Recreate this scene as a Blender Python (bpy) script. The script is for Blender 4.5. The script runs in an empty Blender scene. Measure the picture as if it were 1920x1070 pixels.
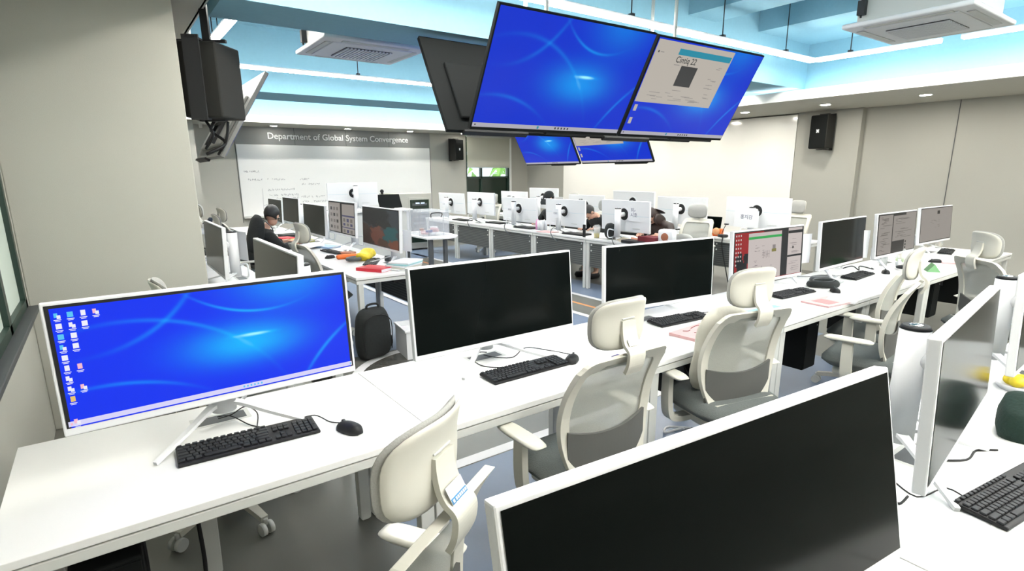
import bpy, bmesh, math, random
from mathutils import Vector, Matrix
R = math.radians
PI = math.pi
rnd = random.Random(7)
C = bpy.context.scene.collection
SC = bpy.context.scene

# ------------------------------------------------------------------ camera, world, light, exposure
def make_camera():
    yaw, pitch, roll = .629979, .228829, -.00648195
    cy, sy, cp, sp = math.cos(yaw), math.sin(yaw), math.cos(pitch), math.sin(pitch)
    fwd = Vector((sy*cp, cy*cp, -sp)); right = Vector((cy, -sy, 0)); up = right.cross(fwd)
    cr, sr = math.cos(roll), math.sin(roll)
    r2 = right*cr + up*sr; u2 = up*cr - right*sr
    cam = bpy.data.cameras.new('camera'); o = bpy.data.objects.new('camera', cam); C.objects.link(o)
    M = Matrix((r2, u2, -fwd)).transposed().to_4x4(); M.translation = (0, 0, 1.62)
    o.matrix_world = M
    cam.sensor_fit = 'HORIZONTAL'; cam.sensor_width = 36
    cam.lens = 36*1036.86/1920
    cam.shift_y = 29.7156/1920
    cam.clip_start = .05; cam.clip_end = 200
    SC.camera = o
make_camera()
SC.view_settings.view_transform = 'Standard'
SC.view_settings.look = 'None'
SC.view_settings.exposure = 0.0
SC.view_settings.gamma = 1
SC.view_settings.use_curve_mapping = False
w = bpy.data.worlds.new('daylight'); SC.world = w; w.use_nodes = True
w.node_tree.nodes['Background'].inputs[0].default_value = (.75, .9, 1, 1)
w.node_tree.nodes['Background'].inputs[1].default_value = 2.2
sun = bpy.data.lights.new('sun', 'SUN'); sun.energy = 3; sun.angle = .05
so = bpy.data.objects.new('sun', sun); C.objects.link(so); so.rotation_euler = (R(55), 0, R(20))
SC.cycles.max_bounces = 8; SC.cycles.diffuse_bounces = 5; SC.cycles.transparent_max_bounces = 12
SC.cycles.sample_clamp_indirect = 4
LED = 66.0      # brightness of the hanging linear lights
COVE = 15.0      # brightness of the strip hidden in the cove
SPOT = 380.0     # brightness of the recessed downlights

# ------------------------------------------------------------------ materials
def mat(name, col, rough=.5, metal=0, spec=.5, noise=0, nscale=40, bump=0, emit=None, es=0, alpha=1, trans=0, coat=0):
    m = bpy.data.materials.new(name); m.use_nodes = True
    nt = m.node_tree; b = nt.nodes['Principled BSDF']
    b.inputs['Base Color'].default_value = (*col, 1)
    b.inputs['Roughness'].default_value = rough; b.inputs['Metallic'].default_value = metal
    b.inputs['Specular IOR Level'].default_value = spec
    if coat: b.inputs['Coat Weight'].default_value = coat
    if alpha < 1: b.inputs['Alpha'].default_value = alpha
    if trans: b.inputs['Transmission Weight'].default_value = trans
    if emit: b.inputs['Emission Color'].default_value = (*emit, 1); b.inputs['Emission Strength'].default_value = es
    if noise or bump:
        tc = nt.nodes.new('ShaderNodeTexCoord'); n = nt.nodes.new('ShaderNodeTexNoise')
        n.inputs['Scale'].default_value = nscale; n.inputs['Detail'].default_value = 4
        nt.links.new(tc.outputs['Object'], n.inputs['Vector'])
        if noise:
            mx = nt.nodes.new('ShaderNodeMix'); mx.data_type = 'RGBA'
            mx.inputs[6].default_value = (*[c*(1-noise) for c in col], 1)
            mx.inputs[7].default_value = (*[min(1, c*(1+noise)) for c in col], 1)
            nt.links.new(n.outputs['Fac'], mx.inputs[0]); nt.links.new(mx.outputs[2], b.inputs['Base Color'])
        if bump:
            bp = nt.nodes.new('ShaderNodeBump'); bp.inputs['Strength'].default_value = bump; bp.inputs['Distance'].default_value = .01
            nt.links.new(n.outputs['Fac'], bp.inputs['Height']); nt.links.new(bp.outputs[0], b.inputs['Normal'])
    return m

def paint_emit(name, col, es=1.0):
    """a lit picture element on a display"""
    m = bpy.data.materials.new(name); m.use_nodes = True; b = m.node_tree.nodes['Principled BSDF']
    b.inputs['Base Color'].default_value = (.01, .01, .01, 1); b.inputs['Roughness'].default_value = .25; b.inputs['Specular IOR Level'].default_value = .08
    b.inputs['Emission Color'].default_value = (*col, 1); b.inputs['Emission Strength'].default_value = es
    return m

def wallpaper(name, base=(.0, .03, .9), glow=(.0, .45, 1.0), es=1.0):
    """blue desktop picture with soft arcs of light, drawn with UV maths"""
    m = bpy.data.materials.new(name); m.use_nodes = True; nt = m.node_tree; N = nt.nodes; L = nt.links
    b = N['Principled BSDF']; b.inputs['Base Color'].default_value = (.01, .01, .01, 1); b.inputs['Roughness'].default_value = .22; b.inputs['Specular IOR Level'].default_value = .08
    uv = N.new('ShaderNodeUVMap')
    def node(op, a, bb=None, c=None):
        n = N.new('ShaderNodeMath'); n.operation = op
        for i, v in enumerate((a, bb, c)):
            if v is None: continue
            if isinstance(v, (int, float)): n.inputs[i].default_value = v
            else: L.new(v, n.inputs[i])
        return n.outputs[0]
    sep = N.new('ShaderNodeSeparateXYZ'); L.new(uv.outputs[0], sep.inputs[0])
    x = node('MULTIPLY', sep.outputs[0], 2.3); y = sep.outputs[1]
    def dist(cx, cy, ky=1.0):
        dx = node('SUBTRACT', x, cx); dy = node('MULTIPLY', node('SUBTRACT', y, cy), ky)
        return node('SQRT', node('ADD', node('MULTIPLY', dx, dx), node('MULTIPLY', dy, dy)))
    def gauss(v, s):
        return node('EXPONENT', node('MULTIPLY', node('POWER', node('ABSOLUTE', node('DIVIDE', v, s)), 2.0), -1.0))
    acc = node('MULTIPLY', gauss(dist(1.36, .46, 2.6), .42), .95)
    acc = node('ADD', acc, node('MULTIPLY', gauss(dist(1.42, .53, 9), .13), 1.3))
    acc = node('ADD', acc, node('MULTIPLY', gauss(dist(1.75, 1.05, 1.6), .4), .5))
    for cx, cy, rr, wd, st, px, py, pr in ((1.55, 1.75, 1.0, .012, .7, 1.35, .77, .33), (.4, -.6, 1.42, .018, .3, .9, .72, .6), (3.3, -.95, 1.75, .016, .55, 2.05, .3, .3),
                                          (.1, 1.55, 1.0, .02, .3, .75, .75, .4), (.2, -1.25, 1.55, .016, .35, .45, .2, .35)):
        a = node('MULTIPLY', gauss(node('SUBTRACT', dist(cx, cy), rr), wd), gauss(dist(px, py), pr))
        acc = node('ADD', acc, node('MULTIPLY', a, st))
    acc = node('MINIMUM', acc, 1.9)
    ramp = N.new('ShaderNodeValToRGB'); ramp.color_ramp.elements[0].color = (*base, 1)
    ramp.color_ramp.elements[1].color = (.35, .9, 1, 1); e = ramp.color_ramp.elements.new(.5); e.color = (*glow, 1)
    L.new(node('DIVIDE', acc, 1.9), ramp.inputs[0])
    L.new(ramp.outputs[0], b.inputs['Emission Color']); b.inputs['Emission Strength'].default_value = es
    return m

def landscape(name):
    """dark mountain lake picture built from noise-edged colour fields"""
    m = bpy.data.materials.new(name); m.use_nodes = True; nt = m.node_tree; N = nt.nodes; L = nt.links
    b = N['Principled BSDF']; b.inputs['Base Color'].default_value = (.01, .01, .01, 1); b.inputs['Roughness'].default_value = .25; b.inputs['Specular IOR Level'].default_value = .2
    uv = N.new('ShaderNodeUVMap'); n = N.new('ShaderNodeTexNoise'); n.inputs['Scale'].default_value = 7; n.inputs['Detail'].default_value = 6
    L.new(uv.outputs[0], n.inputs[0])
    ad = N.new('ShaderNodeMixRGB'); ad.blend_type = 'ADD'; ad.inputs[0].default_value = .35; L.new(uv.outputs[0], ad.inputs[1]); L.new(n.outputs['Color'], ad.inputs[2])
    col = None
    def layer(prev, cx, cy, sx, sy, c):
        mp = N.new('ShaderNodeMapping'); mp.inputs['Location'].default_value = (-(cx+.175)/sx, -(cy+.175)/sy, 0); mp.inputs['Scale'].default_value = (1/sx, 1/sy, 0)
        L.new(ad.outputs[0], mp.inputs[0]); ln = N.new('ShaderNodeVectorMath'); ln.operation = 'LENGTH'; L.new(mp.outputs[0], ln.inputs[0])
        r = N.new('ShaderNodeMapRange'); r.inputs[1].default_value = .85; r.inputs[2].default_value = 1.1; r.inputs[3].default_value = 1; r.inputs[4].default_value = 0; L.new(ln.outputs['Value'], r.inputs[0])
        mx = N.new('ShaderNodeMixRGB'); L.new(r.outputs[0], mx.inputs[0]); mx.inputs[2].default_value = (*c, 1)
        if prev is None: mx.inputs[1].default_value = (.03, .036, .045, 1)
        else: L.new(prev, mx.inputs[1])
        return mx.outputs[0]
    for a in ((.3, .8, .5, .25, (.012, .014, .016)), (.1, .25, .4, .3, (.03, .018, .014)), (.78, .32, .2, .24, (.012, .07, .075)), (.42, .32, .18, .28, (.11, .04, .028)), (.95, .1, .2, .16, (.13, .045, .025)), (.6, .08, .16, .12, (.06, .03, .02)), (.6, .6, .22, .1, (.016, .018, .018))):
        col = layer(col, *a)
    L.new(col, b.inputs['Emission Color']); b.inputs['Emission Strength'].default_value = 1
    return m

M = {}
M['white'] = mat('white_plastic', (.85, .86, .87), .4)
M['desk'] = mat('white_laminate', (.86, .86, .84), .35, noise=.015, nscale=6)
M['steel'] = mat('light_grey_powder_coat', (.62, .63, .6), .45)
M['chairw'] = mat('ivory_plastic', (.63, .615, .54), .42)
M['fabric'] = mat('grey_fabric', (.105, .115, .11), .95, noise=.3, nscale=220, bump=.3)
M['cushion'] = mat('light_grey_cushion', (.36, .36, .34), .95, noise=.15, nscale=250, bump=.2)
M['lumbar'] = mat('dark_lumbar', (.09, .09, .085), .7)
M['black'] = mat('black_plastic', (.008, .008, .009), .5, spec=.3)
M['silver'] = mat('silver_casing', (.2, .2, .19), .45, metal=.3)
M['tvback'] = mat('matte_black_casing', (.006, .007, .007), .75, spec=.12)
M['blackm'] = mat('black_metal', (.02, .02, .022), .5, metal=.3)
M['key'] = mat('keycap_black', (.012, .013, .016), .5, spec=.3)
M['dgrey'] = mat('dark_grey', (.06, .065, .07), .5)
M['off'] = mat('screen_off', (.002, .0032, .003), .13, spec=.09)
M['offb'] = mat('screen_off_matte', (.02, .02, .018), .3, spec=.5)
M['chrome'] = mat('chrome', (.6, .6, .6), .2, metal=1)
M['wall'] = mat('grey_wall_fabric', (.47, .465, .41), .9, noise=.05, nscale=300, bump=.12)
M['wallp'] = mat('grey_wall_panel', (.39, .385, .345), .85, noise=.05, nscale=350, bump=.1)
M['dpanel'] = mat('dark_grey_wall_panel', (.23, .235, .235), .75, noise=.04, nscale=200)
M['soffit'] = mat('soffit_board', (.56, .545, .49), .85)
M['fascia'] = mat('soffit_white', (.8, .8, .77), .7)
M['blue'] = mat('sky_blue_paint', (.185, .375, .475), .8, noise=.06, nscale=30)
M['glassboard'] = mat('white_glass_board', (.9, .885, .84), .12)
M['board'] = mat('whiteboard_enamel', (.8, .81, .8), .15)
M['paper'] = mat('paper', (.85, .86, .88), .6)
M['ink'] = mat('dark_ink', (.12, .14, .2), .6)
M['marker'] = mat('faint_marker', (.35, .36, .38), .6)
M['led'] = mat('lit_diffuser', (.9, .9, .9), .4, emit=(1, .96, .89), es=LED)
M['cove'] = mat('cove_strip_lit', (.9, .9, .9), .4, emit=(.96, 1, 1), es=COVE)
M['spot'] = mat('downlight_lens_lit', (.9, .9, .9), .4, emit=(1, .95, .85), es=SPOT)
M['spotf'] = mat('front_downlight_lens_lit', (.9, .9, .9), .4, emit=(1, .95, .85), es=90)
M['blueline'] = mat('pale_line', (.55, .68, .75), .4)
M['skin'] = mat('skin', (.62, .36, .26), .5)
M['hair'] = mat('black_hair', (.008, .007, .007), .5, noise=.4, nscale=80)
M['brown'] = mat('dark_brown_hair', (.02, .008, .006), .5, noise=.4, nscale=80)
M['cloth'] = mat('black_cloth', (.012, .014, .014), .9, noise=.3, nscale=60, bump=.2)
M['navy'] = mat('navy_denim', (.012, .025, .055), .9, noise=.35, nscale=60, bump=.2)
M['maroon'] = mat('maroon_cloth', (.13, .008, .015), .8)
M['cream'] = mat('cream_cloth', (.6, .54, .43), .9, noise=.1, nscale=60, bump=.2)
M['creamw'] = mat('off_white_fabric', (.62, .6, .52), .85, noise=.06, nscale=30, bump=.3)
M['red'] = mat('red_cover', (.62, .02, .04), .4)
M['orange'] = mat('orange_plastic', (.8, .16, .02), .45)
M['yellow'] = mat('yellow_wrap', (.8, .6, .03), .5, noise=.3, nscale=40)
M['pink'] = mat('pink_plastic', (.8, .35, .6), .35)
M['pinkcov'] = mat('pink_cover', (.8, .48, .48), .45, noise=.12, nscale=14)
M['teal'] = mat('pale_teal', (.35, .65, .68), .4)
M['green'] = mat('green_drink', (.35, .55, .08), .35)
M['lime'] = mat('lime_green', (.5, .65, .1), .5)
M['dkgreen'] = mat('dark_green_cloth', (.005, .02, .014), .95, noise=.3, nscale=90, bump=.3)
M['navyb'] = mat('navy_box', (.02, .02, .15), .5)
M['film'] = mat('clear_film', (.8, .85, .88), .12, alpha=.4)
M['clear'] = mat('clear_plastic', (.92, .95, 1), .2, alpha=.2)
M['cup'] = mat('clear_cup', (.9, .95, .95), .08, alpha=.28)
M['tank'] = mat('frosted_pane', (.7, .8, .72), .35)
M['wframe'] = mat('window_frame_dark_green', (.012, .03, .022), .4)
M['dglass'] = mat('dark_tinted_glass', (.006, .016, .01), .15)
M['glass'] = mat('clear_glass', (.9, 1, .95), .03, alpha=.12)
M['blind'] = mat('roller_blind', (.47, .47, .4), .9, noise=.05, nscale=200)
M['leaf'] = mat('leaves', (.25, .5, .06), .6, noise=.4, nscale=3)
M['louver'] = None
M['mbrown'] = mat('menu_brown', (.3, .1, .05), .6)

def louver_mat():
    m = mat('charcoal_louvred_panel', (.05, .055, .055), .6); nt = m.node_tree
    tc = nt.nodes.new('ShaderNodeTexCoord'); wv = nt.nodes.new('ShaderNodeTexWave'); wv.bands_direction = 'Z'
    wv.inputs['Scale'].default_value = 11; wv.inputs['Distortion'].default_value = .6; wv.inputs['Detail'].default_value = 2
    nt.links.new(tc.outputs['Object'], wv.inputs[0])
    mx = nt.nodes.new('ShaderNodeMix'); mx.data_type = 'RGBA'
    mx.inputs[6].default_value = (.03, .034, .036, 1); mx.inputs[7].default_value = (.1, .105, .1, 1)
    nt.links.new(wv.outputs['Fac'], mx.inputs[0]); nt.links.new(mx.outputs[2], nt.nodes['Principled BSDF'].inputs['Base Color'])
    return m
M['louver'] = louver_mat()

def mesh_mat():
    m = mat('grey_woven_mesh', (.4, .41, .37), .8); nt = m.node_tree
    tc = nt.nodes.new('ShaderNodeTexCoord'); n = nt.nodes.new('ShaderNodeTexNoise'); n.inputs['Scale'].default_value = 900
    nt.links.new(tc.outputs['Object'], n.inputs[0])
    r = nt.nodes.new('ShaderNodeMapRange'); r.inputs[1].default_value = .35; r.inputs[2].default_value = .65; r.inputs[3].default_value = .74; r.inputs[4].default_value = .95
    nt.links.new(n.outputs['Fac'], r.inputs[0]); nt.links.new(r.outputs[0], nt.nodes['Principled BSDF'].inputs['Alpha'])
    return m
M['mesh'] = mesh_mat()

def floor_mat():
    m = mat('polished_grey_floor', (.1, .1, .09), .33, spec=.4); nt = m.node_tree
    tc = nt.nodes.new('ShaderNodeTexCoord'); n = nt.nodes.new('ShaderNodeTexNoise'); n.inputs['Scale'].default_value = 1.1; n.inputs['Detail'].default_value = 8
    nt.links.new(tc.outputs['Object'], n.inputs[0])
    mx = nt.nodes.new('ShaderNodeMix'); mx.data_type = 'RGBA'
    mx.inputs[6].default_value = (.085, .085, .075, 1); mx.inputs[7].default_value = (.2, .2, .18, 1)
    nt.links.new(n.outputs['Fac'], mx.inputs[0]); nt.links.new(mx.outputs[2], nt.nodes['Principled BSDF'].inputs['Base Color'])
    return m
M['floor'] = floor_mat()
M['fblue'] = mat('floor_blue_paint', (.16, .21, .30), .33, noise=.15, nscale=4)
M['fdark'] = mat('floor_dark_paint', (.075, .073, .066), .22, noise=.2, nscale=4)
M['fwhite'] = mat('floor_white_line', (.75, .75, .75), .3)
M['forange'] = mat('floor_orange_line', (.75, .3, .1), .3)

# ------------------------------------------------------------------ mesh building
class MB:
    def __init__(s): s.bm = bmesh.new(); s.uvl = None
    def add(s, bm2, T=None, mi=0, smooth=False):
        for f in bm2.faces:
            f.material_index = mi; f.smooth = smooth
        if T is not None: bm2.transform(T)
        me = bpy.data.meshes.new('tmp'); bm2.to_mesh(me); bm2.free(); s.bm.from_mesh(me); bpy.data.meshes.remove(me)
        return s
    def box(s, c, d, bev=0, T=None, mi=0, seg=2, rot=None):
        b = bmesh.new(); bmesh.ops.create_cube(b, size=1)
        bmesh.ops.scale(b, vec=d, verts=b.verts)
        if bev: bmesh.ops.bevel(b, geom=list(b.edges), offset=min(bev, min(d)*.49), segments=seg, profile=.5, affect='EDGES')
        X = Matrix.Translation(c)
        if rot is not None: X = X @ rot
        if T is not None: X = T @ X
        return s.add(b, X, mi, bool(bev) and seg > 2)
    def cyl(s, p0, p1, r0, r1=None, seg=20, mi=0, smooth=True, caps=True):
        r1 = r0 if r1 is None else r1
        p0, p1 = Vector(p0), Vector(p1); d = p1-p0
        b = bmesh.new(); bmesh.ops.create_cone(b, cap_ends=caps, segments=seg, radius1=r0, radius2=r1, depth=d.length)
        T = Matrix.Translation((p0+p1)/2) @ d.to_track_quat('Z', 'Y').to_matrix().to_4x4()
        for f in b.faces: f.smooth = smooth and len(f.verts) == 4
        sm = [f.smooth for f in b.faces]
        for f in b.faces: f.material_index = mi
        b.transform(T); me = bpy.data.meshes.new('tmp'); b.to_mesh(me); b.free(); s.bm.from_mesh(me); bpy.data.meshes.remove(me)
        return s
    def sph(s, c, r, seg=16, rings=10, mi=0, T=None):
        r = (r, r, r) if isinstance(r, (int, float)) else r
        b = bmesh.new(); bmesh.ops.create_uvsphere(b, u_segments=seg, v_segments=rings, radius=1)
        X = Matrix.Translation(c) @ Matrix.Diagonal((*r, 1))
        if T is not None: X = T @ X
        return s.add(b, X, mi, True)
    def tube(s, pts, r, seg=8, mi=0, sub=4, closed=False):
        P = [Vector(p) for p in pts]
        if sub > 1 and len(P) > 2:
            Q = []; n = len(P)
            rng = range(n) if closed else range(n-1)
            for i in rng:
                if closed: a, b, c, d = P[(i-1) % n], P[i], P[(i+1) % n], P[(i+2) % n]
                else: a, b, c, d = P[max(i-1, 0)], P[i], P[i+1], P[min(i+2, n-1)]
                for k in range(sub):
                    t = k/sub
                    Q.append(.5*((2*b)+(c-a)*t+(2*a-5*b+4*c-d)*t*t+(3*b-a-3*c+d)*t**3))
            if not closed: Q.append(P[-1])
            P = Q
        b = bmesh.new(); rows = []; n = len(P); up = Vector((0, 0, 1)); prev = None
        for i, p in enumerate(P):
            t = (P[(i+1) % n]-P[i-1]) if closed else (P[min(i+1, n-1)]-P[max(i-1, 0)])
            if t.length < 1e-9: t = Vector((0, 0, 1))
            t.normalize()
            if prev is None:
                a = up if abs(t.z) < .9 else Vector((1, 0, 0))
                nx = t.cross(a).normalized()
            else:
                nx = (prev - t*prev.dot(t)); nx = nx.normalized() if nx.length > 1e-6 else t.orthogonal().normalized()
            prev = nx; ny = t.cross(nx); rr = r[i*len(r)//n] if isinstance(r, (list, tuple)) else r
            rows.append([b.verts.new(p+nx*rr*math.cos(2*PI*k/seg)+ny*rr*math.sin(2*PI*k/seg)) for k in range(seg)])
        m = n if closed else n-1
        for i in range(m):
            A, B = rows[i], rows[(i+1) % n]
            for k in range(seg): b.faces.new((A[k], A[(k+1) % seg], B[(k+1) % seg], B[k]))
        if not closed:
            b.faces.new(rows[0][::-1]); b.faces.new(rows[-1])
        return s.add(b, None, mi, True)
    def band(s, pts, wdir, width, thick, mi=0, smooth=True):
        """flat strip: pts along the path, wdir = direction of its width"""
        b = bmesh.new(); P = [Vector(p) for p in pts]; W = Vector(wdir).normalized(); rows = []
        if 3 < len(P) < 10:
            Q = []; WW = []; n = len(P); wl = width if isinstance(width, (list, tuple)) else [width]*n
            for i in range(n-1):
                a, b1, c, d = P[max(i-1, 0)], P[i], P[i+1], P[min(i+2, n-1)]
                for k in range(4):
                    u = k/4; Q.append(.5*((2*b1)+(c-a)*u+(2*a-5*b1+4*c-d)*u*u+(3*b1-a-3*c+d)*u**3)); WW.append(wl[i]*(1-u)+wl[i+1]*u)
            P = Q+[P[-1]]; width = WW+[wl[-1]]
        for i, p in enumerate(P):
            t = (P[min(i+1, len(P)-1)]-P[max(i-1, 0)]).normalized(); n = t.cross(W).normalized()
            wd = width[i] if isinstance(width, (list, tuple)) else width
            rows.append([b.verts.new(p+W*wd/2*a+n*thick/2*c) for a, c in ((-1, -1), (1, -1), (1, 1), (-1, 1))])
        for A, B in zip(rows, rows[1:]):
            for k in range(4): b.faces.new((A[k], A[(k+1) % 4], B[(k+1) % 4], B[k]))
        b.faces.new(rows[0][::-1]); b.faces.new(rows[-1])
        return s.add(b, None, mi, False)
    def lathe(s, prof, c=(0, 0, 0), seg=24, mi=0, T=None):
        b = bmesh.new(); rows = []
        for r, z in prof:
            rows.append([b.verts.new((r*math.cos(2*PI*k/seg), r*math.sin(2*PI*k/seg), z)) for k in range(seg)] if r > 1e-6 else [b.verts.new((0, 0, z))])
        for A, B in zip(rows, rows[1:]):
            for k in range(seg):
                q = [A[k % len(A)], A[(k+1) % len(A)], B[(k+1) % len(B)], B[k % len(B)]]
                u = []
                for v in q:
                    if v not in u: u.append(v)
                if len(u) > 2: b.faces.new(u)
        X = Matrix.Translation(c)
        if T is not None: X = T @ X
        return s.add(b, X, mi, True)
    def prism(s, poly, h, T=None, mi=0, bev=0):
        b = bmesh.new(); A = [b.verts.new((x, y, 0)) for x, y in poly]; f = b.faces.new(A)
        e = bmesh.ops.extrude_face_region(b, geom=[f]); vs = [v for v in e['geom'] if isinstance(v, bmesh.types.BMVert)]
        bmesh.ops.translate(b, vec=(0, 0, h), verts=vs); bmesh.ops.recalc_face_normals(b, faces=b.faces)
        if bev: bmesh.ops.bevel(b, geom=[e for e in b.edges if len(e.link_faces) == 2 and e.calc_face_angle(0) > .6], offset=bev, segments=2, profile=.5, affect='EDGES')
        return s.add(b, T, mi)
    def quad(s, pts, mi=0, uv=False):
        b = bmesh.new(); v = [b.verts.new(p) for p in pts]; f = b.faces.new(v)
        if uv:
            l = b.loops.layers.uv.new('UVMap')
            for lp, c in zip(f.loops, ((0, 0), (1, 0), (1, 1), (0, 1))): lp[l].uv = c
        return s.add(b, None, mi)
    def plate(s, w, h, f, thick, ex=4, rings=7, seg=36, mi=0, bulge=0, rim=.25):
        """rounded-rectangle pad following the surface f(u,v)->(point, normal); two skins"""
        b = bmesh.new()
        def pt(rr, a):
            ca, sa = math.cos(a), math.sin(a); k = (abs(ca)**ex+abs(sa)**ex)**(-1/ex)
            return rr*k*ca*w/2, rr*k*sa*h/2
        def skin(side):
            rows = [[None]]
            for i in range(rings+1):
                rr = i/rings; row = []
                t = thick/2*(1 if rr < 1-rim else max(0.0, 1-((rr-(1-rim))/rim)**2)**.5*.85+.15)
                t += bulge*(1-rr*rr) if side > 0 else 0
                for k in range(1 if i == 0 else seg):
                    u, v = pt(rr, 2*PI*k/seg); p, n = f(u, v); row.append(b.verts.new(Vector(p)+Vector(n)*t*side))
                if i == 0: rows = [row]
                else: rows.append(row)
            for A, B in zip(rows, rows[1:]):
                for k in range(seg):
                    q = [A[k % len(A)], B[k], B[(k+1) % seg]] + ([A[(k+1) % len(A)]] if len(A) > 1 else [])
                    b.faces.new(q if side > 0 else q[::-1])
            return rows[-1]
        A, B = skin(1), skin(-1)
        for k in range(seg): b.faces.new((A[k], B[k], B[(k+1) % seg], A[(k+1) % seg]))
        bmesh.ops.recalc_face_normals(b, faces=b.faces)
        return s.add(b, None, mi, True)
    def mesh(s, verts, faces, T=None, mi=0, smooth=False):
        b = bmesh.new(); V = [b.verts.new(v) for v in verts]
        for f in faces:
            try: b.faces.new([V[i] for i in f])
            except ValueError: pass
        return s.add(b, T, mi, smooth)
    def out(s, name, mats, parent=None, **kw):
        me = bpy.data.meshes.new(name); s.bm.to_mesh(me); s.bm.free()
        for m in (mats if isinstance(mats, (list, tuple)) else [mats]): me.materials.append(M[m] if isinstance(m, str) else m)
        o = bpy.data.objects.new(name, me); C.objects.link(o)
        if parent is not None: o.parent = parent
        for k, v in kw.items(): o[k] = v
        return o

_txt = {}
def text_geo(t, size=1, align='LEFT', spacing=1.0):
    k = (t, size, align, spacing)
    if k not in _txt:
        cu = bpy.data.curves.new('t', 'FONT'); cu.body = t; cu.size = size; cu.align_x = align; cu.space_character = spacing; cu.offset = .012*size
        cu.resolution_u = 3
        o = bpy.data.objects.new('t', cu); C.objects.link(o)
        dg = bpy.context.evaluated_depsgraph_get(); me = bpy.data.meshes.new_from_object(o.evaluated_get(dg))
        _txt[k] = ([tuple(v.co) for v in me.vertices], [tuple(p.vertices) for p in me.polygons])
        bpy.data.objects.remove(o); bpy.data.meshes.remove(me); bpy.data.curves.remove(cu)
    return _txt[k]

def thing(name, label, cat, loc=(0, 0, 0), rz=0, group=None):
    o = bpy.data.objects.new(name, None); C.objects.link(o); o.location = loc; o.rotation_euler = (0, 0, rz)
    o.empty_display_size = .1
    o['label'] = label; o['category'] = cat
    if group: o['group'] = group
    return o
def tag(o, label, cat, group=None, loc=None, rz=None):
    o['label'] = label; o['category'] = cat
    if group: o['group'] = group
    if loc is not None: o.location = loc
    if rz is not None: o.rotation_euler = (0, 0, rz)
    return o
def struct(o): o['kind'] = 'structure'; return o
def dup(src, loc, rz, label, group=None, skip=()):
    r = src.copy(); C.objects.link(r); r.location = loc; r.rotation_euler = (0, 0, rz); r['label'] = label
    if group: r['group'] = group
    def rec(a, b):
        for ch in list(a.children):
            if ch.name.split('.')[0] in skip: continue
            c = ch.copy(); C.objects.link(c); c.parent = b; rec(ch, c)
    rec(src, r)
    return r
def kid(o, name):
    for c in o.children:
        if c.name.split('.')[0] == name: return c
        k = kid(c, name)
        if k: return k

# ------------------------------------------------------------------ room shell
YF, XR, XL, YB, SZ = 12.14, 9.33, -.45, -3.2, 2.53
def floor():
    struct(MB().box(((XL+10)/2, (YB+YF)/2+.2, -.05), (11.6, YF-YB+1.4, .1)).out('floor', 'floor'))
    def patch(name, pts, m, z):
        struct(MB().prism(pts, .0015, Matrix.Translation((0, 0, z))).out(name, m))
    # dark running lane with blue fields on both sides
    def arc(cx, cy, r, a0, a1, n=14): return [(cx+r*math.cos(R(a0+(a1-a0)*i/n)), cy+r*math.sin(R(a0+(a1-a0)*i/n))) for i in range(n+1)]
    patch('trim_1', [(.9, .9), (5.0, .9), (5.0, 2.45), (.9, 2.45)], 'fblue', .0003)
    patch('trim_2', [(5.08, 2.5), (5.75, 2.5), (5.75, 10.4), (5.08, 10.4)], 'fblue', .0003)
    patch('trim_3', arc(2.9, 4.0, .65, 180, 90)[::-1]+[(2.25, 3.2)] + [(4.3, 3.2), (4.3, 9.6), (2.9, 9.6)], 'fblue', .0003)
    patch('trim_4', [(.6, 3.22)]+[(2.2, 3.22), (2.2, 4.58)]+arc(2.1, 3.9, .68, 90, 150), 'fdark', .0004)
    patch('trim_5', [(1.2, 4.7), (2.92, 4.64), (2.92, 9), (1.2, 9)], 'fblue', .0003)
    patch('trim_6', [(5.1, 9.0), (6.9, 9.0), (6.9, 11.0), (3.9, 11.0), (3.9, 9.7), (5.1, 9.7)], 'fblue', .0005)
    def line(name, pts, wd, m, z=.001, closed=False):
        b = bmesh.new(); rows = []
        for i, p in enumerate(pts):
            t = (Vector(pts[min(i+1, len(pts)-1)])-Vector(pts[max(i-1, 0)])).normalized(); n = Vector((-t.y, t.x))*wd/2
            rows.append((b.verts.new((p[0]+n.x, p[1]+n.y, 0)), b.verts.new((p[0]-n.x, p[1]-n.y, 0))))
        for A, B in zip(rows, rows[1:]): b.faces.new((A[0], A[1], B[1], B[0]))
        for f in b.faces: f.normal_update(); 
        bmesh.ops.recalc_face_normals(b, faces=b.faces)
        mb = MB(); mb.add(b, Matrix.Translation((0, 0, z+.001))); struct(mb.out(name, m))
    line('trim_7', [(.9, 2.5), (4.6, 2.5)]+arc(4.6, 2.95, .45, -90, 0)+[(5.05, 10.4)], .08, 'fwhite')
    line('trim_8', [(1.2, 3.15), (3.9, 3.15)]+arc(3.9, 3.6, .45, -90, 0)+[(4.35, 9.7)], .08, 'fwhite')
    line('trim_9', [(1.2, 2.83), (4.25, 2.83)]+arc(4.25, 3.28, .45, -90, 0)+[(4.70, 9.7)], .05, 'forange', .0012)
    line('trim_10', arc(2.15, 3.85, .76, 165, 85)+[(2.9, 4.6)], .08, 'fwhite', .0014)
    line('trim_11', [(2.95, 4.62), (2.95, 9.6)], .07, 'fwhite', .0014)
floor()

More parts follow.
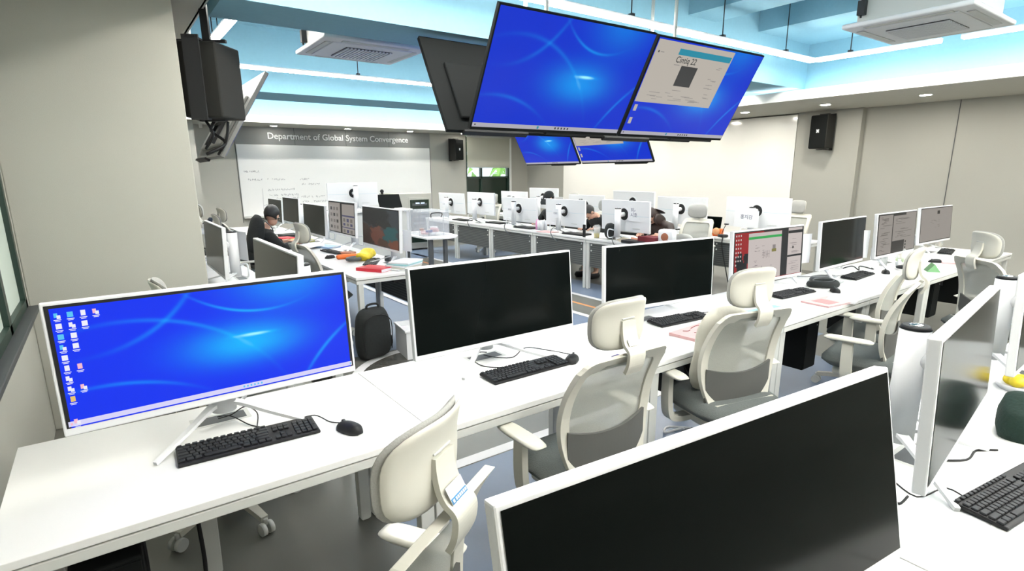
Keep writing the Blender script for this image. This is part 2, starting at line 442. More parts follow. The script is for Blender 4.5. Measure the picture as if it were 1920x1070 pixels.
def shell():
    t = .2
    # front wall round the window (x 7.46-8.8, z .75-2.5)
    struct(MB().box(((1.2+7.46)/2, YF+.1, 1.3), (7.46-1.2, .2, 2.6)).box(((8.8+XR+.3)/2, YF+.1, 1.3), (XR+.3-8.8, .2, 2.6))
           .box((8.13, YF+.1, .3), (1.34, .2, .6)).out('wall_front', 'wallp'))
    struct(MB().box((XR+.22, (4.86+YF)/2, 1.3), (.3, YF-4.86, 2.6)).box((XR+.27, (YB+3.9)/2, 1.3), (.3, 3.9-YB, 2.6))
           .box((XR+.2, 4.38, 1.3), (.4, .96, 2.6)).out('wall_right', 'wallp'))
    struct(MB().box((XR+.055+.06, 2.75, 1.27), (.006, .008, 2.52)).box((XR+.115, .2, 1.27), (.006, .008, 2.52)).out('trim_12', 'dgrey'))
    struct(MB().box((XR+.035, (4.87+10.6)/2, 1.3), (.07, 10.6-4.87, 2.42), .004).out('trim_13', 'glassboard'))
    struct(MB().box((4.4, YB-.1, 1.8), (11, .2, 3.8)).out('wall_back', 'wallp'))
    # left: window wall, its sill wall, pillar, rear-left column
    struct(MB().box((XL-.1, (YB+2.4)/2, 1.4), (.2, 2.4-YB, 3.0)).box((XL-.1, 3.4, .42), (.2, 2.0, .84)).box((XL-.1, 3.4, 2.6), (.2, 2.0, .6))
           .box((XL-.1, 8.3, 1.4), (.2, 7.8, 3.0)).out('wall_left', 'wall'))
    struct(MB().box(((XL+.54)/2, 4.575, 1.77), (.54-XL, .25, 3.54), .006).out('trim_14', 'wall'))
    struct(MB().box(((XL+1.46)/2, 11.8, 1.3), (1.46-XL, .9, 2.6)).out('trim_15', 'wallp'))
    # dropped soffit border with its white lip, cove behind it
    struct(MB().box(((7.62+XR+.3)/2, (YB+YF)/2, SZ+.03), (XR+.3-7.62, YF-YB, .06))
           .box((4.0, (11.1+YF)/2+.1, SZ+.029), (7.3, YF+.2-11.1, .06)).box(((XL-.2+.75)/2, (4.7+YF)/2, 2.78), (.75-XL+.2, YF-4.7, .06))
           .box(((XL-.2+.75)/2, (YB+4.45)/2, 2.78), (.75-XL+.2, 4.45-YB, .06)).box((.645, 4.575, 2.78), (.21, .25, .06)).out('trim_16', 'soffit'))
    struct(MB().box((7.61, (YB+11.1)/2, SZ+.06), (.025, 11.1-YB+.025, .125)).box((4.1, 11.1, SZ+.06), (7.0, .025, .125))
           .box((.75, (YB+11.1)/2, 2.80), (.025, 11.1-YB, .10)).out('trim_17', 'fascia'))
    # upper blue walls
    struct(MB().box((8.05, (YB+YF)/2, 2.98), (.1, YF-YB, .78)).box((8.75, (YB+YF)/2, 3.33), (1.4, YF-YB, .1)).out('trim_18', 'blue'))
    struct(MB().box((4.0, 11.62, 3.05), (8.0, .1, .98)).out('trim_19', 'blue'))
    struct(MB().box((.48, (4.7+YF)/2, 3.18), (.1, YF-4.7, .74)).box((.48, (YB+4.45)/2, 3.18), (.1, 4.45-YB, .74)).out('trim_20', 'blue'))
    struct(MB().box((4.3, (YB+YF)/2, 3.6), (10.6, YF-YB+.6, .1)).out('ceiling', 'blue'))
    # beams
    for n, (y0, y1, z0) in enumerate(((4.12, 4.68, 2.70), (8.52, 9.38, 2.72), (-.35, .2, 2.7))):
        struct(MB().box((4.42, (y0+y1)/2, (z0+3.56)/2), (7.27, y1-y0, 3.56-z0)).out('trim_%d' % (21+n), 'blue'))
    struct(MB().box((5.63, 2.2, 3.41), (.5, 3.9, .3)).box((7.4, 2.2, 3.42), (1.3, 3.9, .3)).out('trim_24', 'blue'))
    # light strip hidden in the cove behind the lip
    def cove(lab, c, d):
        tag(MB().box((0, 0, 0), d, .004).out('cove_light', 'cove'), lab, 'light', 'cove light strips above the soffit', loc=c)
    cove('long lit strip on top of the soffit along the right wall', (7.78, 4.0, SZ+.085), (.05, 13.6, .05))
    cove('lit strip on top of the soffit above the lettered front wall', (4.1, 11.3, SZ+.085), (6.8, .05, .05))
    # lettered header over the whiteboard
    struct(MB().box((4.345, YF-.01, 2.362), (4.23, .02, .33)).out('trim_26', 'dpanel'))
    struct(MB().box((3.36, YF-.0205, 2.362), (.008, .002, .33)).box((4.43, YF-.0205, 2.362), (.008, .002, .33)).box((5.42, YF-.0205, 2.362), (.008, .002, .33))
           .box((6.46, YF-.004, 1.6), (.01, .006, 1.85)).box((2.232, YF-.004, 1.6), (.01, .006, 1.85)).out('trim_27', 'dgrey'))
    v, f = text_geo('Department of Global System Convergence', .2)
    W = max(p[0] for p in v); sc = 3.06/W
    T = Matrix.Translation((2.83, YF-.024, 2.305)) @ Matrix.Rotation(PI/2, 4, 'X') @ Matrix.Diagonal((sc, sc*1.0, 1, 1))
    mb = MB(); mb.mesh(v, f, T); bm = mb.bm
    e = bmesh.ops.extrude_face_region(bm, geom=list(bm.faces)); bmesh.ops.translate(bm, vec=(0, -.012, 0), verts=[x for x in e['geom'] if isinstance(x, bmesh.types.BMVert)])
    bmesh.ops.recalc_face_normals(bm, faces=bm.faces)
    tag(mb.out('wall_lettering', 'white'), 'white raised letters Department of Global System Convergence over the whiteboard', 'sign')
    # window at the front, with blind, and at the left
    wf = MB()
    for x in (7.48, 7.93, 8.78): wf.box((x, YF+.06, 1.55), (.05, .08, 1.9))
    for z in (.62, 1.5, 2.48): wf.box((8.13, YF+.06, z), (1.34, .08, .05))
    fr = struct(wf.out('window_1', 'wframe'))
    MB().box((8.13, YF+.07, 2.0), (1.3, .008, .96)).out('pane', 'glass', fr)
    MB().box((8.13, YF+.07, 1.06), (1.3, .008, .84)).out('lower_pane', 'dglass', fr, label='dark tinted lower pane')
    struct(MB().box((8.82, YF-.01, 1.55), (.05, .03, 1.9)).out('trim_28', 'fascia'))
    t = thing('roller_blind', 'grey roller blind half lowered over the front window', 'blind', (8.13, YF-.03, 2.5))
    MB().box((0, 0, -.375), (1.3, .012, .75)).out('blind_fabric', 'blind', t)
    MB().cyl((-.66, 0, .0), (.66, 0, 0), .028).out('blind_tube', 'steel', t)
    MB().cyl((-.65, 0, -.75), (.65, 0, -.75), .012).out('bottom_rail', 'steel', t)
    wl = MB()
    for y in (2.45, 3.0, 3.62, 4.36): wl.box((XL-.025, y, 1.57), (.05, .07, 1.46))
    for z in (.87, 1.75, 2.28): wl.box((XL-.025, 3.4, z), (.05, 2.0, .05))
    fr = struct(wl.out('window_2', 'wframe'))
    MB().box((XL-.03, 3.4, 1.57), (.01, 1.95, 1.42)).out('pane', 'tank', fr)
    struct(MB().box((XL+.0, 3.4, .83), (.1, 2.0, .03), .004).out('trim_29', 'dgrey'))
    # greenery outside the front window
    rr = random.Random(3); b = MB()
    for i in range(420):
        p = Vector((rr.uniform(5.5, 14), rr.uniform(15.5, 18.5), rr.uniform(-1, 3.2)))
        X = Matrix.Translation(p) @ Matrix.Rotation(rr.uniform(0, 6), 4, Vector((rr.random()-.5, rr.random()-.5, rr.random()-.5)).normalized()) @ Matrix.Diagonal((.3, .16, 1, 1))
        b.mesh([(-1, 0, 0), (0, -1, .1), (1, 0, 0), (0, 1, .1)], [(0, 1, 2, 3)], X)
    tag(b.out('garden_hedge', 'leaf'), 'bright green foliage outside the front window', 'hedge')
    wb = thing('whiteboard', 'wide glossy whiteboard with faint handwriting under the lettering', 'whiteboard', (4.345, YF-.012, 1.49))
    MB().box((0, 0, 0), (4.2, .02, 1.4), .004).out('board_panel', 'board', wb)
    MB().box((0, -.03, -.72), (4.2, .07, .02), .004).out('pen_tray', 'steel', wb)
    rr = random.Random(11); mk = MB()
    def scrawl(x0, z0, n, h=.045):
        x = x0
        for i in range(n):
            if rr.random() < .15: x += h; continue
            pts = [(x+rr.uniform(0, h*.7), -.0115, z0+rr.uniform(0, h)) for _ in range(4)]
            mk.tube(pts, .0035, 4, sub=2); x += h*.75
    for x0, z0, n in ((-2.02, .16, 9), (-1.95, .0, 20), (-1.6, -.2, 16), (-1.58, -.31, 17), (-1.45, -.38, 12), (-1.7, -.5, 5), (-1.5, -.58, 14),
                      (-1.0, .0, 8), (-.93, -.1, 11), (-1.0, -.36, 16), (-.98, -.46, 17)): scrawl(x0, z0, n)
    mk.tube([(-1.7, -.0115, -.15), (-1.72, -.0115, -.68)], .003, 4); mk.tube([(-1.02, -.0115, -.3), (-1.02, -.0115, -.55)], .003, 4)
    mk.out('handwriting', 'marker', wb)
shell()

# ------------------------------------------------------------------ ceiling fixtures
def linear_light(p0, p1, label, wires=(.12, .5, .88), zc=3.5):
    p0, p1 = Vector(p0), Vector(p1); L = (p1-p0).length
    t = thing('linear_light', label, 'light', (p0+p1)/2, math.atan2((p1-p0).y, (p1-p0).x), 'hanging linear lights')
    MB().box((0, 0, .012), (L, .075, .024), .004).out('housing', 'white', t)
    MB().box((0, 0, -.011), (L-.01, .085, .022), .008, seg=3).out('diffuser', 'led', t)
    for k in wires:
        x = -L/2+L*k
        MB().cyl((x, 0, .02), (x, 0, zc-p0.z), .006, seg=6).box((x, 0, .035), (.04, .05, .03)).out('hanger', 'blackm', t)
ZL = 2.93
linear_light((.75, 3.68, ZL), (7.27, 3.68, ZL), 'lit linear light passing just above the big screen pair', (.3, .5, .71, .9))
linear_light((7.27, 3.64, ZL), (7.27, 2.37, ZL), 'lit linear light running from the ceiling corner behind the air conditioner', (.3,))
linear_light((7.27, 2.2, ZL), (7.27, -.3, ZL), 'lit linear light leaving the photo at the right edge', (.1, .6))
linear_light((1.16, 7.92, ZL), (4.35, 7.92, ZL), 'lit linear light over the left desks, in front of the lettered wall', (.08, .62))
linear_light((4.39, 7.92, ZL), (7.27, 7.92, ZL), 'lit linear light hidden behind the big screens', (.3, .8))
linear_light((1.12, 7.88, ZL), (1.12, 4.95, ZL), 'short bright linear light above the black loudspeaker at the pillar', (.3, .45, .8))
linear_light((7.27, 7.88, ZL), (7.27, 5.0, ZL), 'lit linear light along the far right ceiling', (.3, .8))
linear_light((2.75, 4.95, ZL), (7.2, 4.95, ZL), 'lit linear light behind the near ceiling beam', (.3, .8))
linear_light((1.12, 3.64, ZL), (1.12, -.3, ZL), 'lit linear light above the nearest desks', (.3, .8))
linear_light((1.2, .45, ZL), (7.2, .45, ZL), 'lit linear light above and behind the viewpoint', (.3, .8))
for yy, l in ((-.8, 'added unseen linear light behind the viewpoint, nearest'), (-1.7, 'added unseen linear light behind the viewpoint, middle'), (-2.6, 'added unseen linear light along the back wall')):  # unseen fixtures added behind the camera to brighten desks and pillar
    linear_light((.8, yy, ZL), (7.3, yy, ZL), l, (.3, .8))
linear_light((1.2, 10.15, 3.1), (7.4, 10.15, 3.1), 'added unseen linear light in the last ceiling bay before the lettered wall', (.3, .8))  # added out of sight behind the beam to brighten the front end
linear_light((1.2, 10.7, 3.12), (7.4, 10.7, 3.12), 'added unseen linear light closest to the lettered wall', (.3, .8))  # second added hidden line, more fill for the front end

def downlight(x, y, label, dup_of=None):
    if dup_of: return dup(dup_of, (x, y, SZ), 0, label)
    t = thing('downlight', label, 'light', (x, y, SZ), 0, 'recessed downlights in the soffit')
    MB().lathe([(.062, -.001), (.085, -.004), (.088, .0), (.062, .0)], seg=24).out('trim_ring', 'fascia', t)
    MB().lathe([(0, -.003), (.06, -.003), (.06, .0)], seg=24).out('lens', 'spot', t)
    return t
d0 = downlight(8.5, 4.06, 'lit round downlight above the loudspeaker on the right wall')
for y, l in ((2.85, 'lit round downlight right of the loudspeaker, above the plain grey wall'), (5.3, 'lit round downlight beside the right edge of the big screen pair'),
             (6.5, 'lit round downlight over the white wall, nearest behind the big screens'), (7.7, 'added unseen downlight over the middle of the white wall'), (8.9, 'added unseen downlight over the far part of the white wall'), (10.1, 'added unseen downlight at the far corner of the white wall'), (1.6, 'lit round downlight just beyond the right picture edge')):  # middle, far and corner ones added unseen, on row spacing, to brighten the wall
    downlight(8.5, y, l, d0)
for x, l in ((2.9, 'lit round downlight above the word Department'), (4.37, 'lit round downlight above the word Global'), (5.8, 'lit round downlight above the word Convergence'), (7.2, 'lit round downlight left of the roller blind')):
    o = downlight(x, 11.8, l, d0); le = kid(o, 'lens'); le.data = le.data.copy(); le.data.materials[0] = M['spotf']

def aircon():
    t = thing('air_conditioner', 'white four-way ceiling air conditioner hanging at the upper right', 'air conditioner', (5.2, 1.8, 2.68))
    MB().box((0, 0, .0), (.93, .82, .035), .012, seg=3).prism([(-.36, -.3), (.36, -.3), (.36, .3), (-.36, .3)], .012, Matrix.Translation((0, 0, -.028)), bev=.008).out('panel', 'white', t)
    g = MB().box((0, 0, -.031), (.42, .4, .006), mi=1)
    for i in range(13): g.box((-.195+i*.0325, 0, -.037), (.017, .4, .01), mi=0)
    g.out('grille', ['white', 'dgrey'], t)
    MB().box((0, 0, .19), (.78, .68, .34), .01).out('casing', 'steel', t)
    for sx in (-1, 1):
        for sy in (-1, 1):
            MB().cyl((sx*.42, sy*.3, .05), (sx*.42, sy*.3, .85), .008, seg=6).box((sx*.41, sy*.3, .12), (.05, .05, .1)).out('hanger', 'blackm', t)
            MB().box((sx*.27*0+ (0 if sy > 0 else 0)+ sx*.39*(1 if sy > 0 else 0), (.345*sx if sy < 0 else 0), -.021), ((.05, .55, .006) if sy > 0 else (.6, .05, .006)), .002).out('louvre', 'steel', t)
    return t
ac = aircon()
a2 = dup(ac, (2.08, 5.14, 2.7), 0, 'white four-way ceiling air conditioner over the left desks')

# ------------------------------------------------------------------ desks
def make_desk(label, group):
    t = thing('desk', label, 'desk', (0, 0, 0), 0, group)
    MB().box((0, 0, .708), (1.194, .745, .024), .002).out('tabletop', 'desk', t)
    MB().box((0, -.352, .674), (1.19, .034, .032), .003).box((0, .352, .674), (1.19, .03, .032), .003).box((-.57, 0, .674), (.04, .68, .032)).box((.57, 0, .674), (.04, .68, .032)).out('under_frame', 'steel', t)
    MB().box((0, -.25, .66), (1.05, .1, .025)).box((0, .12, .62), (.95, .16, .02)).box((0, .04, .645), (.95, .01, .06)).out('cable_tray', 'black', t)
    for sx in (-1, 1):
        for sy in (-1, 1):
            x = sx*.567
            MB().prism([(-.03, .66), (.03, .66), (.024, .006), (.012, 0), (-.018, 0), (-.026, .01)], .045, Matrix.Translation((x, sy*.33+.0225, 0)) @ Matrix.Rotation(PI/2, 4, 'X'), bev=.004).out('leg', 'steel', t)
    MB().box((0, .21, .7198), (.2, .1, .0012)).box((0, .21, .7202), (.17, .07, .0012), mi=1).out('power_module', ['steel', 'dgrey'], t)
    return t
def add_modesty(t):
    mb = MB().box((0, .335, .50), (1.06, .018, .36), .003)
    for x in (-.5, .5):
        for z in (.63, .55): mb.sph((x, .347, z), .012, 8, 6, mi=1)
    mb.out('modesty_panel', ['louver', 'steel'], t)
    return t
nth = ['first', 'second', 'third', 'fourth', 'fifth', 'sixth', 'seventh']
dA = make_desk('white desk at the left end, carrying the blue-screen monitor', 'white desks of the near row')
dA.location = (.25, 2.01, 0)

what = ['', 'white desk carrying the second monitor, black and switched off', 'white desk with the pink notebook and a black monitor', 'white desk under the monitor with the red picture and open documents',
        'white desk under the black monitor beside a grey headset pouch', 'white desk with the iced green drink', 'last white desk of the near row, against the far grey wall']
for i in range(1, 7): dup(dA, (.25+1.197*i, 2.01, 0), 0, what[i])
dB = dup(dA, (.82, .345, 0), 0, 'white desk closest to the camera under the largest black monitor', 'white desks at the right edge')
dup(dA, (2.02, .345, 0), 0, 'white desk with the black keyboard at the right picture edge', 'white desks at the right edge')
dup(dA, (3.22, .345, 0), 0, 'white desk behind the second white monitor column at the right edge', 'white desks at the right edge')
MB().prism([(-.04, .66), (.04, .66), (.03, .006), (.012, 0), (-.025, 0), (-.036, .02)], .04, Matrix.Translation((-.083, .36, 0)) @ Matrix.Rotation(PI/2, 4, 'X'), bev=.004).out('support_leg', 'steel', dA)
dC = add_modesty(make_desk('x', 'white desks with charcoal back panels'))
dC.location = (5.77, 5.05, 0); dC.rotation_euler = (0, 0, PI/2)
dC['label'] = 'white desk with the red box, its charcoal back panel half hidden by a black monitor'
for i, l in enumerate(('white desk with a yellow drink, charcoal panel behind the third near monitor', 'white desk with charcoal back panel, below the person in the black cap',
                       'white desk with charcoal panel under the monitor before the dark window', 'white desk with charcoal back panel behind the oval side table')):
    dup(dC, (5.77, 6.25+1.2*i, 0), PI/2, l, 'white desks with charcoal back panels')
for i, l in enumerate(('rear white desk nearest the speaker column', 'rear white desk carrying the black laptop', 'rear white desk behind the tagged monitor with handwriting',
                       'rear white desk behind the hunched person', 'rear white desk behind the person in the black cap', 'rear white desk in the far corner by the window')):
    dup(dC, (7.22, 4.05+1.2*i, 0), PI/2, l, 'rear white desks')
dE = add_modesty(make_desk('x', 'white desks of the left cluster'))
dE.location = (2.09, 5.29, 0); dE.rotation_euler = (0, 0, -PI/2)
dE['label'] = 'white desk end with the red and white book, behind the near row'
for i, l in enumerate(('white desk in front of the monitor showing document pages', 'white desk where the person in the black hood sits', 'white desk beyond the hooded person', 'white desk of the left cluster closest to the whiteboard')):
    dup(dE, (2.09, 6.49+1.2*i, 0), -PI/2, l, 'white desks of the left cluster')
for y, l in ((3.5, 'white desk in front of the grey pillar, behind the blue monitor'), (5.33, 'white desk just beyond the grey pillar'), (6.53, 'white desk further along the left side behind the pillar')):
    dup(dE, (.60 if y < 4 else .70, y, 0), -PI/2, l, 'white desks behind the pillar')

# ------------------------------------------------------------------ monitors (facing -Y, stand base at the origin, desk height z=0)
PW, PH = .90, .402
def screen_mats(kind):
    if kind == 'blue': return [wallpaper('blue_wallpaper'), M['black'], paint_emit('icon_white', (.85, .85, .95)), paint_emit('icon_cyan', (.1, .55, .9)), paint_emit('icon_pink', (.9, .5, .6)), paint_emit('taskbar', (.68, .66, .93)), paint_emit('icon_amber', (.8, .55, .15))]
    if kind == 'red': return [paint_emit('red_picture', (.30, .012, .015)), M['black'], paint_emit('page_light', (.55, .49, .47)), paint_emit('page_green', (.03, .36, .08)), paint_emit('dark_art', (.02, .022, .025)), paint_emit('grey_text', (.25, .22, .22)), paint_emit('picture_olive', (.22, .2, .06))]
    if kind == 'doc': return [paint_emit('doc_dark', (.02, .018, .018)), M['black'], paint_emit('doc_grey', (.27, .245, .225)), paint_emit('doc_text', (.14, .125, .115)), paint_emit('doc_blue', (.06, .06, .12))]
    if kind == 'land': return [landscape('lake_picture'), M['black']]
    return [M['off'], M['black']]
S_MAT = {k: screen_mats(k) for k in ('blue', 'red', 'doc', 'land', 'off')}
def screen_mb(kind, W=PW, H=PH, edge=.009, chin=.024):
    """thin glass panel at local y = front; pictures are drawn as flat patches on it"""
    w, h = W-2*edge, H-edge-chin; mb = MB()
    def q(x0, z0, x1, z1, mi, lay, uv=False):
        y = -.0004*lay
        X0, X1, Z0, Z1 = -w/2+x0*w, -w/2+x1*w, chin+z0*h, chin+z1*h
        mb.quad([(X0, y, Z0), (X1, y, Z0), (X1, y, Z1), (X0, y, Z1)], mi, uv)
    if kind == 'off': q(0, 0, 1, 1, 0, 1, True); return mb, q
    q(0, 0, 1, 1, 1, 1, True); q(.012, .0, .988, .975, 0, 2, True)
    return mb, q
def content(kind, variant=0):
    mb, q = screen_mb(kind)
    if kind == 'blue':
        q(.006, .012, .994, .055, 5, 3)
        for i in range(6): q(.55+i*.013, .024, .556+i*.013, .042, 3, 4)
        q(.012, .024, .018, .042, 4, 4); q(.985, .024, .99, .042, 3, 4)
        def icon(c, r, mi, shape=0):
            x, z = .022+c*.034, .925-r*.085
            if shape == 0: q(x, z-.03, x+.016, z+.012, mi, 4)
            elif shape == 1: q(x, z-.024, x+.010, z+.012, mi, 4); q(x+.007, z-.034, x+.017, z-.006, 2, 5)
            else: q(x+.002, z-.03, x+.015, z+.014, mi, 4)
            q(x-.002, z-.046, x+.018, z-.04, 2, 4); q(x+.001, z-.056, x+.015, z-.051, 2, 4)
        for c, r, mi, sh in ((0, 0, 3, 1), (1, 0, 3, 0), (2, 0, 2, 2), (3, 0, 4, 1), (0, 1, 2, 0), (1, 1, 2, 1), (2, 1, 2, 0), (0, 2, 3, 0), (1, 2, 2, 0), (0, 3, 3, 1), (1, 3, 2, 0),
                             (0, 4, 2, 0), (0, 5, 2, 2), (1, 5, 4, 2), (0, 6, 2, 1), (0, 7, 2, 1), (1, 7, 4, 1), (0, 8, 6, 2), (0, 10.2, 4, 1)): icon(c, r, mi, sh)
    elif kind == 'red':
        q(.006, .012, .2, .23, 4, 3); q(.4, .955, .994, .985, 4, 3)
        rr = random.Random(4)
        for i in range(16): x = .02+rr.random()*.13; z = .2+rr.random()*.3; q(x, z, x+.02+rr.random()*.04, z+.06+rr.random()*.16, 4, 3)
        for i in range(22): x = .02+(i % 3)*.03; z = .93-(i//3)*.08; q(x, z-.02, x+.014, z+.012, 2, 5)
        q(.19, .012, .66, .95, 2, 4); q(.19, .83, .66, .88, 3, 5); q(.66, .012, .76, .985, 4, 4)
        q(.76, .012, .985, .985, 2, 4); q(.76, .87, .985, .93, 4, 5); q(.76, .38, .985, .42, 4, 5); q(.975, .012, .994, .985, 4, 6)
        for i in range(26): x = .25+rr.random()*.14; z = .2+rr.random()*.5; q(x, z, x+.015+rr.random()*.03, z+.008, 5, 5)
        for i in range(5): q(.40+.02*i, .43+.02*(i % 2), .405+.02*i, .58, 5, 6); 
        q(.385, .54, .42, .55, 5, 6); q(.44, .5, .49, .51, 5, 6)
        q(.52, .54, .585, .6, 6, 5); q(.53, .6, .575, .68, 5, 5); q(.51, .18, .56, .19, 5, 5); q(.51, .22, .535, .23, 5, 5); q(.51, .26, .53, .27, 5, 5)
        for i in range(16): x = .78+rr.random()*.05; z = .08+rr.random()*.72; q(x, z, x+.03+rr.random()*.09, z+.007, 5, 5)
        q(.83, .55, .85, .6, 4, 6)
    elif kind == 'doc':
        rr = random.Random(5+variant)
        if variant == 0:      # chat and file windows
            q(.02, .02, .36, .97, 2, 3); q(.38, .3, .985, .93, 2, 3); q(.7, .02, .985, .3, 2, 3); q(.7, .9, .985, .985, 2, 4)
            for i in range(26): x = .06+rr.random()*.1; z = .08+rr.random()*.85; q(x, z, x+.05+rr.random()*.15, z+.012, 3, 4)
            for i in range(20): x = .42+rr.random()*.2; z = .35+rr.random()*.5; q(x, z, x+.05+rr.random()*.25, z+.01, 3, 4)
            for i in range(3): q(.72, .06+i*.08, .75, .11+i*.08, 0, 4)
        elif variant == 1:    # plain grey desktop, one icon
            q(.01, .02, .99, .98, 2, 3); q(.5, .8, .58, .9, 0, 4)
            for i in range(14): x = .3+rr.random()*.3; z = .3+rr.random()*.4; q(x, z, x+.06, z+.006, 3, 4)
        else:                 # two pages with pictures
            q(.02, .03, .47, .96, 2, 3); q(.54, .03, .99, .94, 2, 3); q(.54, .55, .99, .6, 4, 4); q(.54, .2, .99, .23, 4, 4)
            for c in range(3):
                for r in range(3): q(.58+c*.13, .09+r*.15-.03*(r > 1)+ (.03 if r else -.04), .66+c*.13, .2+r*.15+ (.0 if r else -.05), 4 if (c+r) % 2 else 3, 4)
            for c in range(3):
                for r in range(4): q(.08+c*.12, .12+r*.2, .15+c*.12, .22+r*.2, 3 if (c+r) % 3 else 0, 4)
    return mb
_scr = {}
def screen_mesh(kind, variant=0):
    k = (kind, variant)
    if k not in _scr:
        o = content(kind, variant).out('screen', S_MAT[kind]); _scr[k] = o.data; bpy.data.objects.remove(o)
    return _scr[k]
def make_monitor():
    t = thing('monitor', 'x', 'monitor')
    p = MB().box((0, .015, PH/2), (PW, .03, PH), .004, seg=2).out('panel', 'white', t); p.location = (0, -.0, .115)
    s = bpy.data.objects.new('screen', screen_mesh('off')); C.objects.link(s); s.parent = p; s.location = (0, -.0012, 0)
    MB().box((0, .0305, PH*.52), (PW*.99, .001, .004)).out('back_seam', 'blueline', p)
    b = MB(); b.cyl((0, .028, PH*.56), (0, .036, PH*.56), .098, seg=32)
    b.cyl((0, .034, PH*.56), (0, .04, PH*.56), .08, .076, seg=32, mi=1); b.cyl((0, .04, PH*.56), (0, .12, PH*.56), .03, seg=20)
    b.out('back_hub', ['white', 'black'], p)
    MB().box((-.22, .033, .05), (.13, .006, .008), .002).out('port_slot', 'steel', p)
    MB().cyl((0, .155, .055), (0, .155, .425), .042, seg=32).out('column', 'white', t)
    MB().cyl((0, .155, .425), (0, .155, .436), .043, .036, seg=32).sph((0, .155, .436), (.02, .02, .006), mi=1).out('column_cap', ['black', 'chrome'], t)
    for sx in (-1, 1):
        MB().band([(0, .165, .085), (sx*.05, .125, .08), (sx*.14, .045, .045), (sx*.245, -.045, .0075)], (sx*.6, .8, 0), [.042, .03, .02, .014], .012).out('foot', 'white', t)
    MB().tube([(.03, .19, .06), (.08, .23, .05), (.10, .235, .1), (.085, .23, .16), (.03, .19, .15)], .007, 8).out('cable_hook', 'white', t)
    return t
mon0 = make_monitor(); used = [False]
def monitor(x, y, z, yaw, tilt, label, group, kind='off', variant=0, rolling=0, desk=.72):
    """x, y, z: lower middle of the panel front"""
    if used[0]: o = dup(mon0, (0, 0, 0), yaw, label, group)
    else: o = mon0; used[0] = True; o['label'] = label; o['group'] = group
    o.location = (x, y, desk); o.rotation_euler = (0, 0, yaw)
    p = kid(o, 'panel'); p.location = (0, 0, z-desk); p.rotation_euler = (-tilt, rolling, 0)
    s = kid(o, 'screen')
    if s.data != screen_mesh(kind, variant): s.data = screen_mesh(kind, variant)
    return o
G1 = 'monitors of the near row'
monitor(.2646, 2.0097, .8649, .032, .073, 'wide white monitor with the bright blue desktop picture, at the far left', G1, 'blue')
monitor(1.434, 2.046, .836, -.004, .092, 'wide black-screened monitor between the blue monitor and the first full chair', G1)
monitor(2.7485, 2.1765, .80, -.124, .043, 'black-screened monitor behind the pink notebook', G1)
monitor(3.9905, 2.1764, .806, -.047, .052, 'monitor showing a red picture and open document windows', G1, 'red')
monitor(5.0658, 2.1236, .821, .0415, .0455, 'black-screened monitor right of the one with the red picture, a paper sheet behind it', G1)
monitor(5.9566, 2.0456, .842, .004, .056, 'monitor showing grey document windows behind the iced green drink', G1, 'doc', 0)
monitor(7.5306, 2.216, .82, -.024, .072, 'monitor with a plain grey desktop at the far end of the near row', G1, 'doc', 1)
G2 = 'monitors at the right edge'
monitor(.7921, .385, .8268, -.1238, .1916, 'largest monitor in the foreground, black screen filling the lower right', G2, 'off', rolling=-.0254)
monitor(1.9857, .4368, .833, .1155, .0504, 'monitor seen edge-on at the right, its grey screen mirroring the desk', G2)
monitor(3.22, .50, .83, .03, .05, 'monitor at the very right edge, only its white side showing', G2)
G3 = 'white monitors seen from behind in the middle row'
for x, y, z, a, tl, l in ((5.60, 5.085, .85, 1.50, .05, 'white monitor back with a handwritten paper sheet taped on, red box below it'),
                          (5.66, 6.35, .82, 1.555, .03, 'white monitor back right of the person in the black cap'),
                          (5.68, 7.52, .81, 1.61, .05, 'white monitor back left of the person in the black cap'),
                          (5.66, 8.70, .865, 1.575, .0, 'white monitor back directly in front of the dark window'),
                          (5.66, 9.74, .83, 1.62, .06, 'leftmost white monitor back, above the clear storage box')):
    monitor(x, y, z, a, tl, l, G3)
G4 = 'white monitors seen from behind in the rear row'
for x, y, z, l in ((7.08, 4.1, .875, 'wide white monitor back with a three-character name sheet, before the grey column'), (7.1, 5.33, .84, 'white monitor back left of the black laptop'),
                   (7.2, 6.38, .9, 'white monitor back rising behind the taped handwritten sheet'), (6.98, 7.28, .82, 'white monitor back behind the hunched dark-haired person'),
                   (7.2, 8.74, .91, 'tallest white monitor back behind the black cap'), (6.9, 9.33, .84, 'white monitor back right of the dark window pane')):
    monitor(x, y, z, 1.565 if y > 4.2 else 1.6, .03, l, G4)
G5 = 'monitors of the left cluster'
for x, y, z, l, k, v in ((2.16, 5.17, .895, 'monitor with a dark mountain lake picture beside the clear storage box', 'land', 0), (2.27, 6.57, .90, 'monitor showing two pages with small product pictures', 'doc', 2),
                         (2.19, 7.39, .835, 'dark-screened monitor left of the one with product pictures', 'off', 0), (2.38, 9.2, .855, 'brownish dark monitor in front of the hooded person', 'off', 0),
                         (2.40, 10.28, .80, 'dark monitor furthest back in the left cluster, by the whiteboard', 'off', 0)):
    monitor(x, y, z, -PI/2, .04, l, G5, k, v)
G6 = 'monitors behind the pillar'
for x, y, z, l in ((.66, 3.02, .86, 'dark slanting monitor right behind the top edge of the blue monitor'), (.687, 5.146, .825, 'brown-reflecting monitor edge-on beside the grey pillar'),
                   (.66, 6.25, .85, 'monitor almost hidden behind the pillar edge')):
    monitor(x, y, z, -PI/2, .04, l, G6)
lec = (3.66, 9.72)
monitor(3.57, 9.62, 1.06, PI, .0, 'white monitor back standing in front of the whiteboard', 'monitor on the teacher desk', desk=.98)

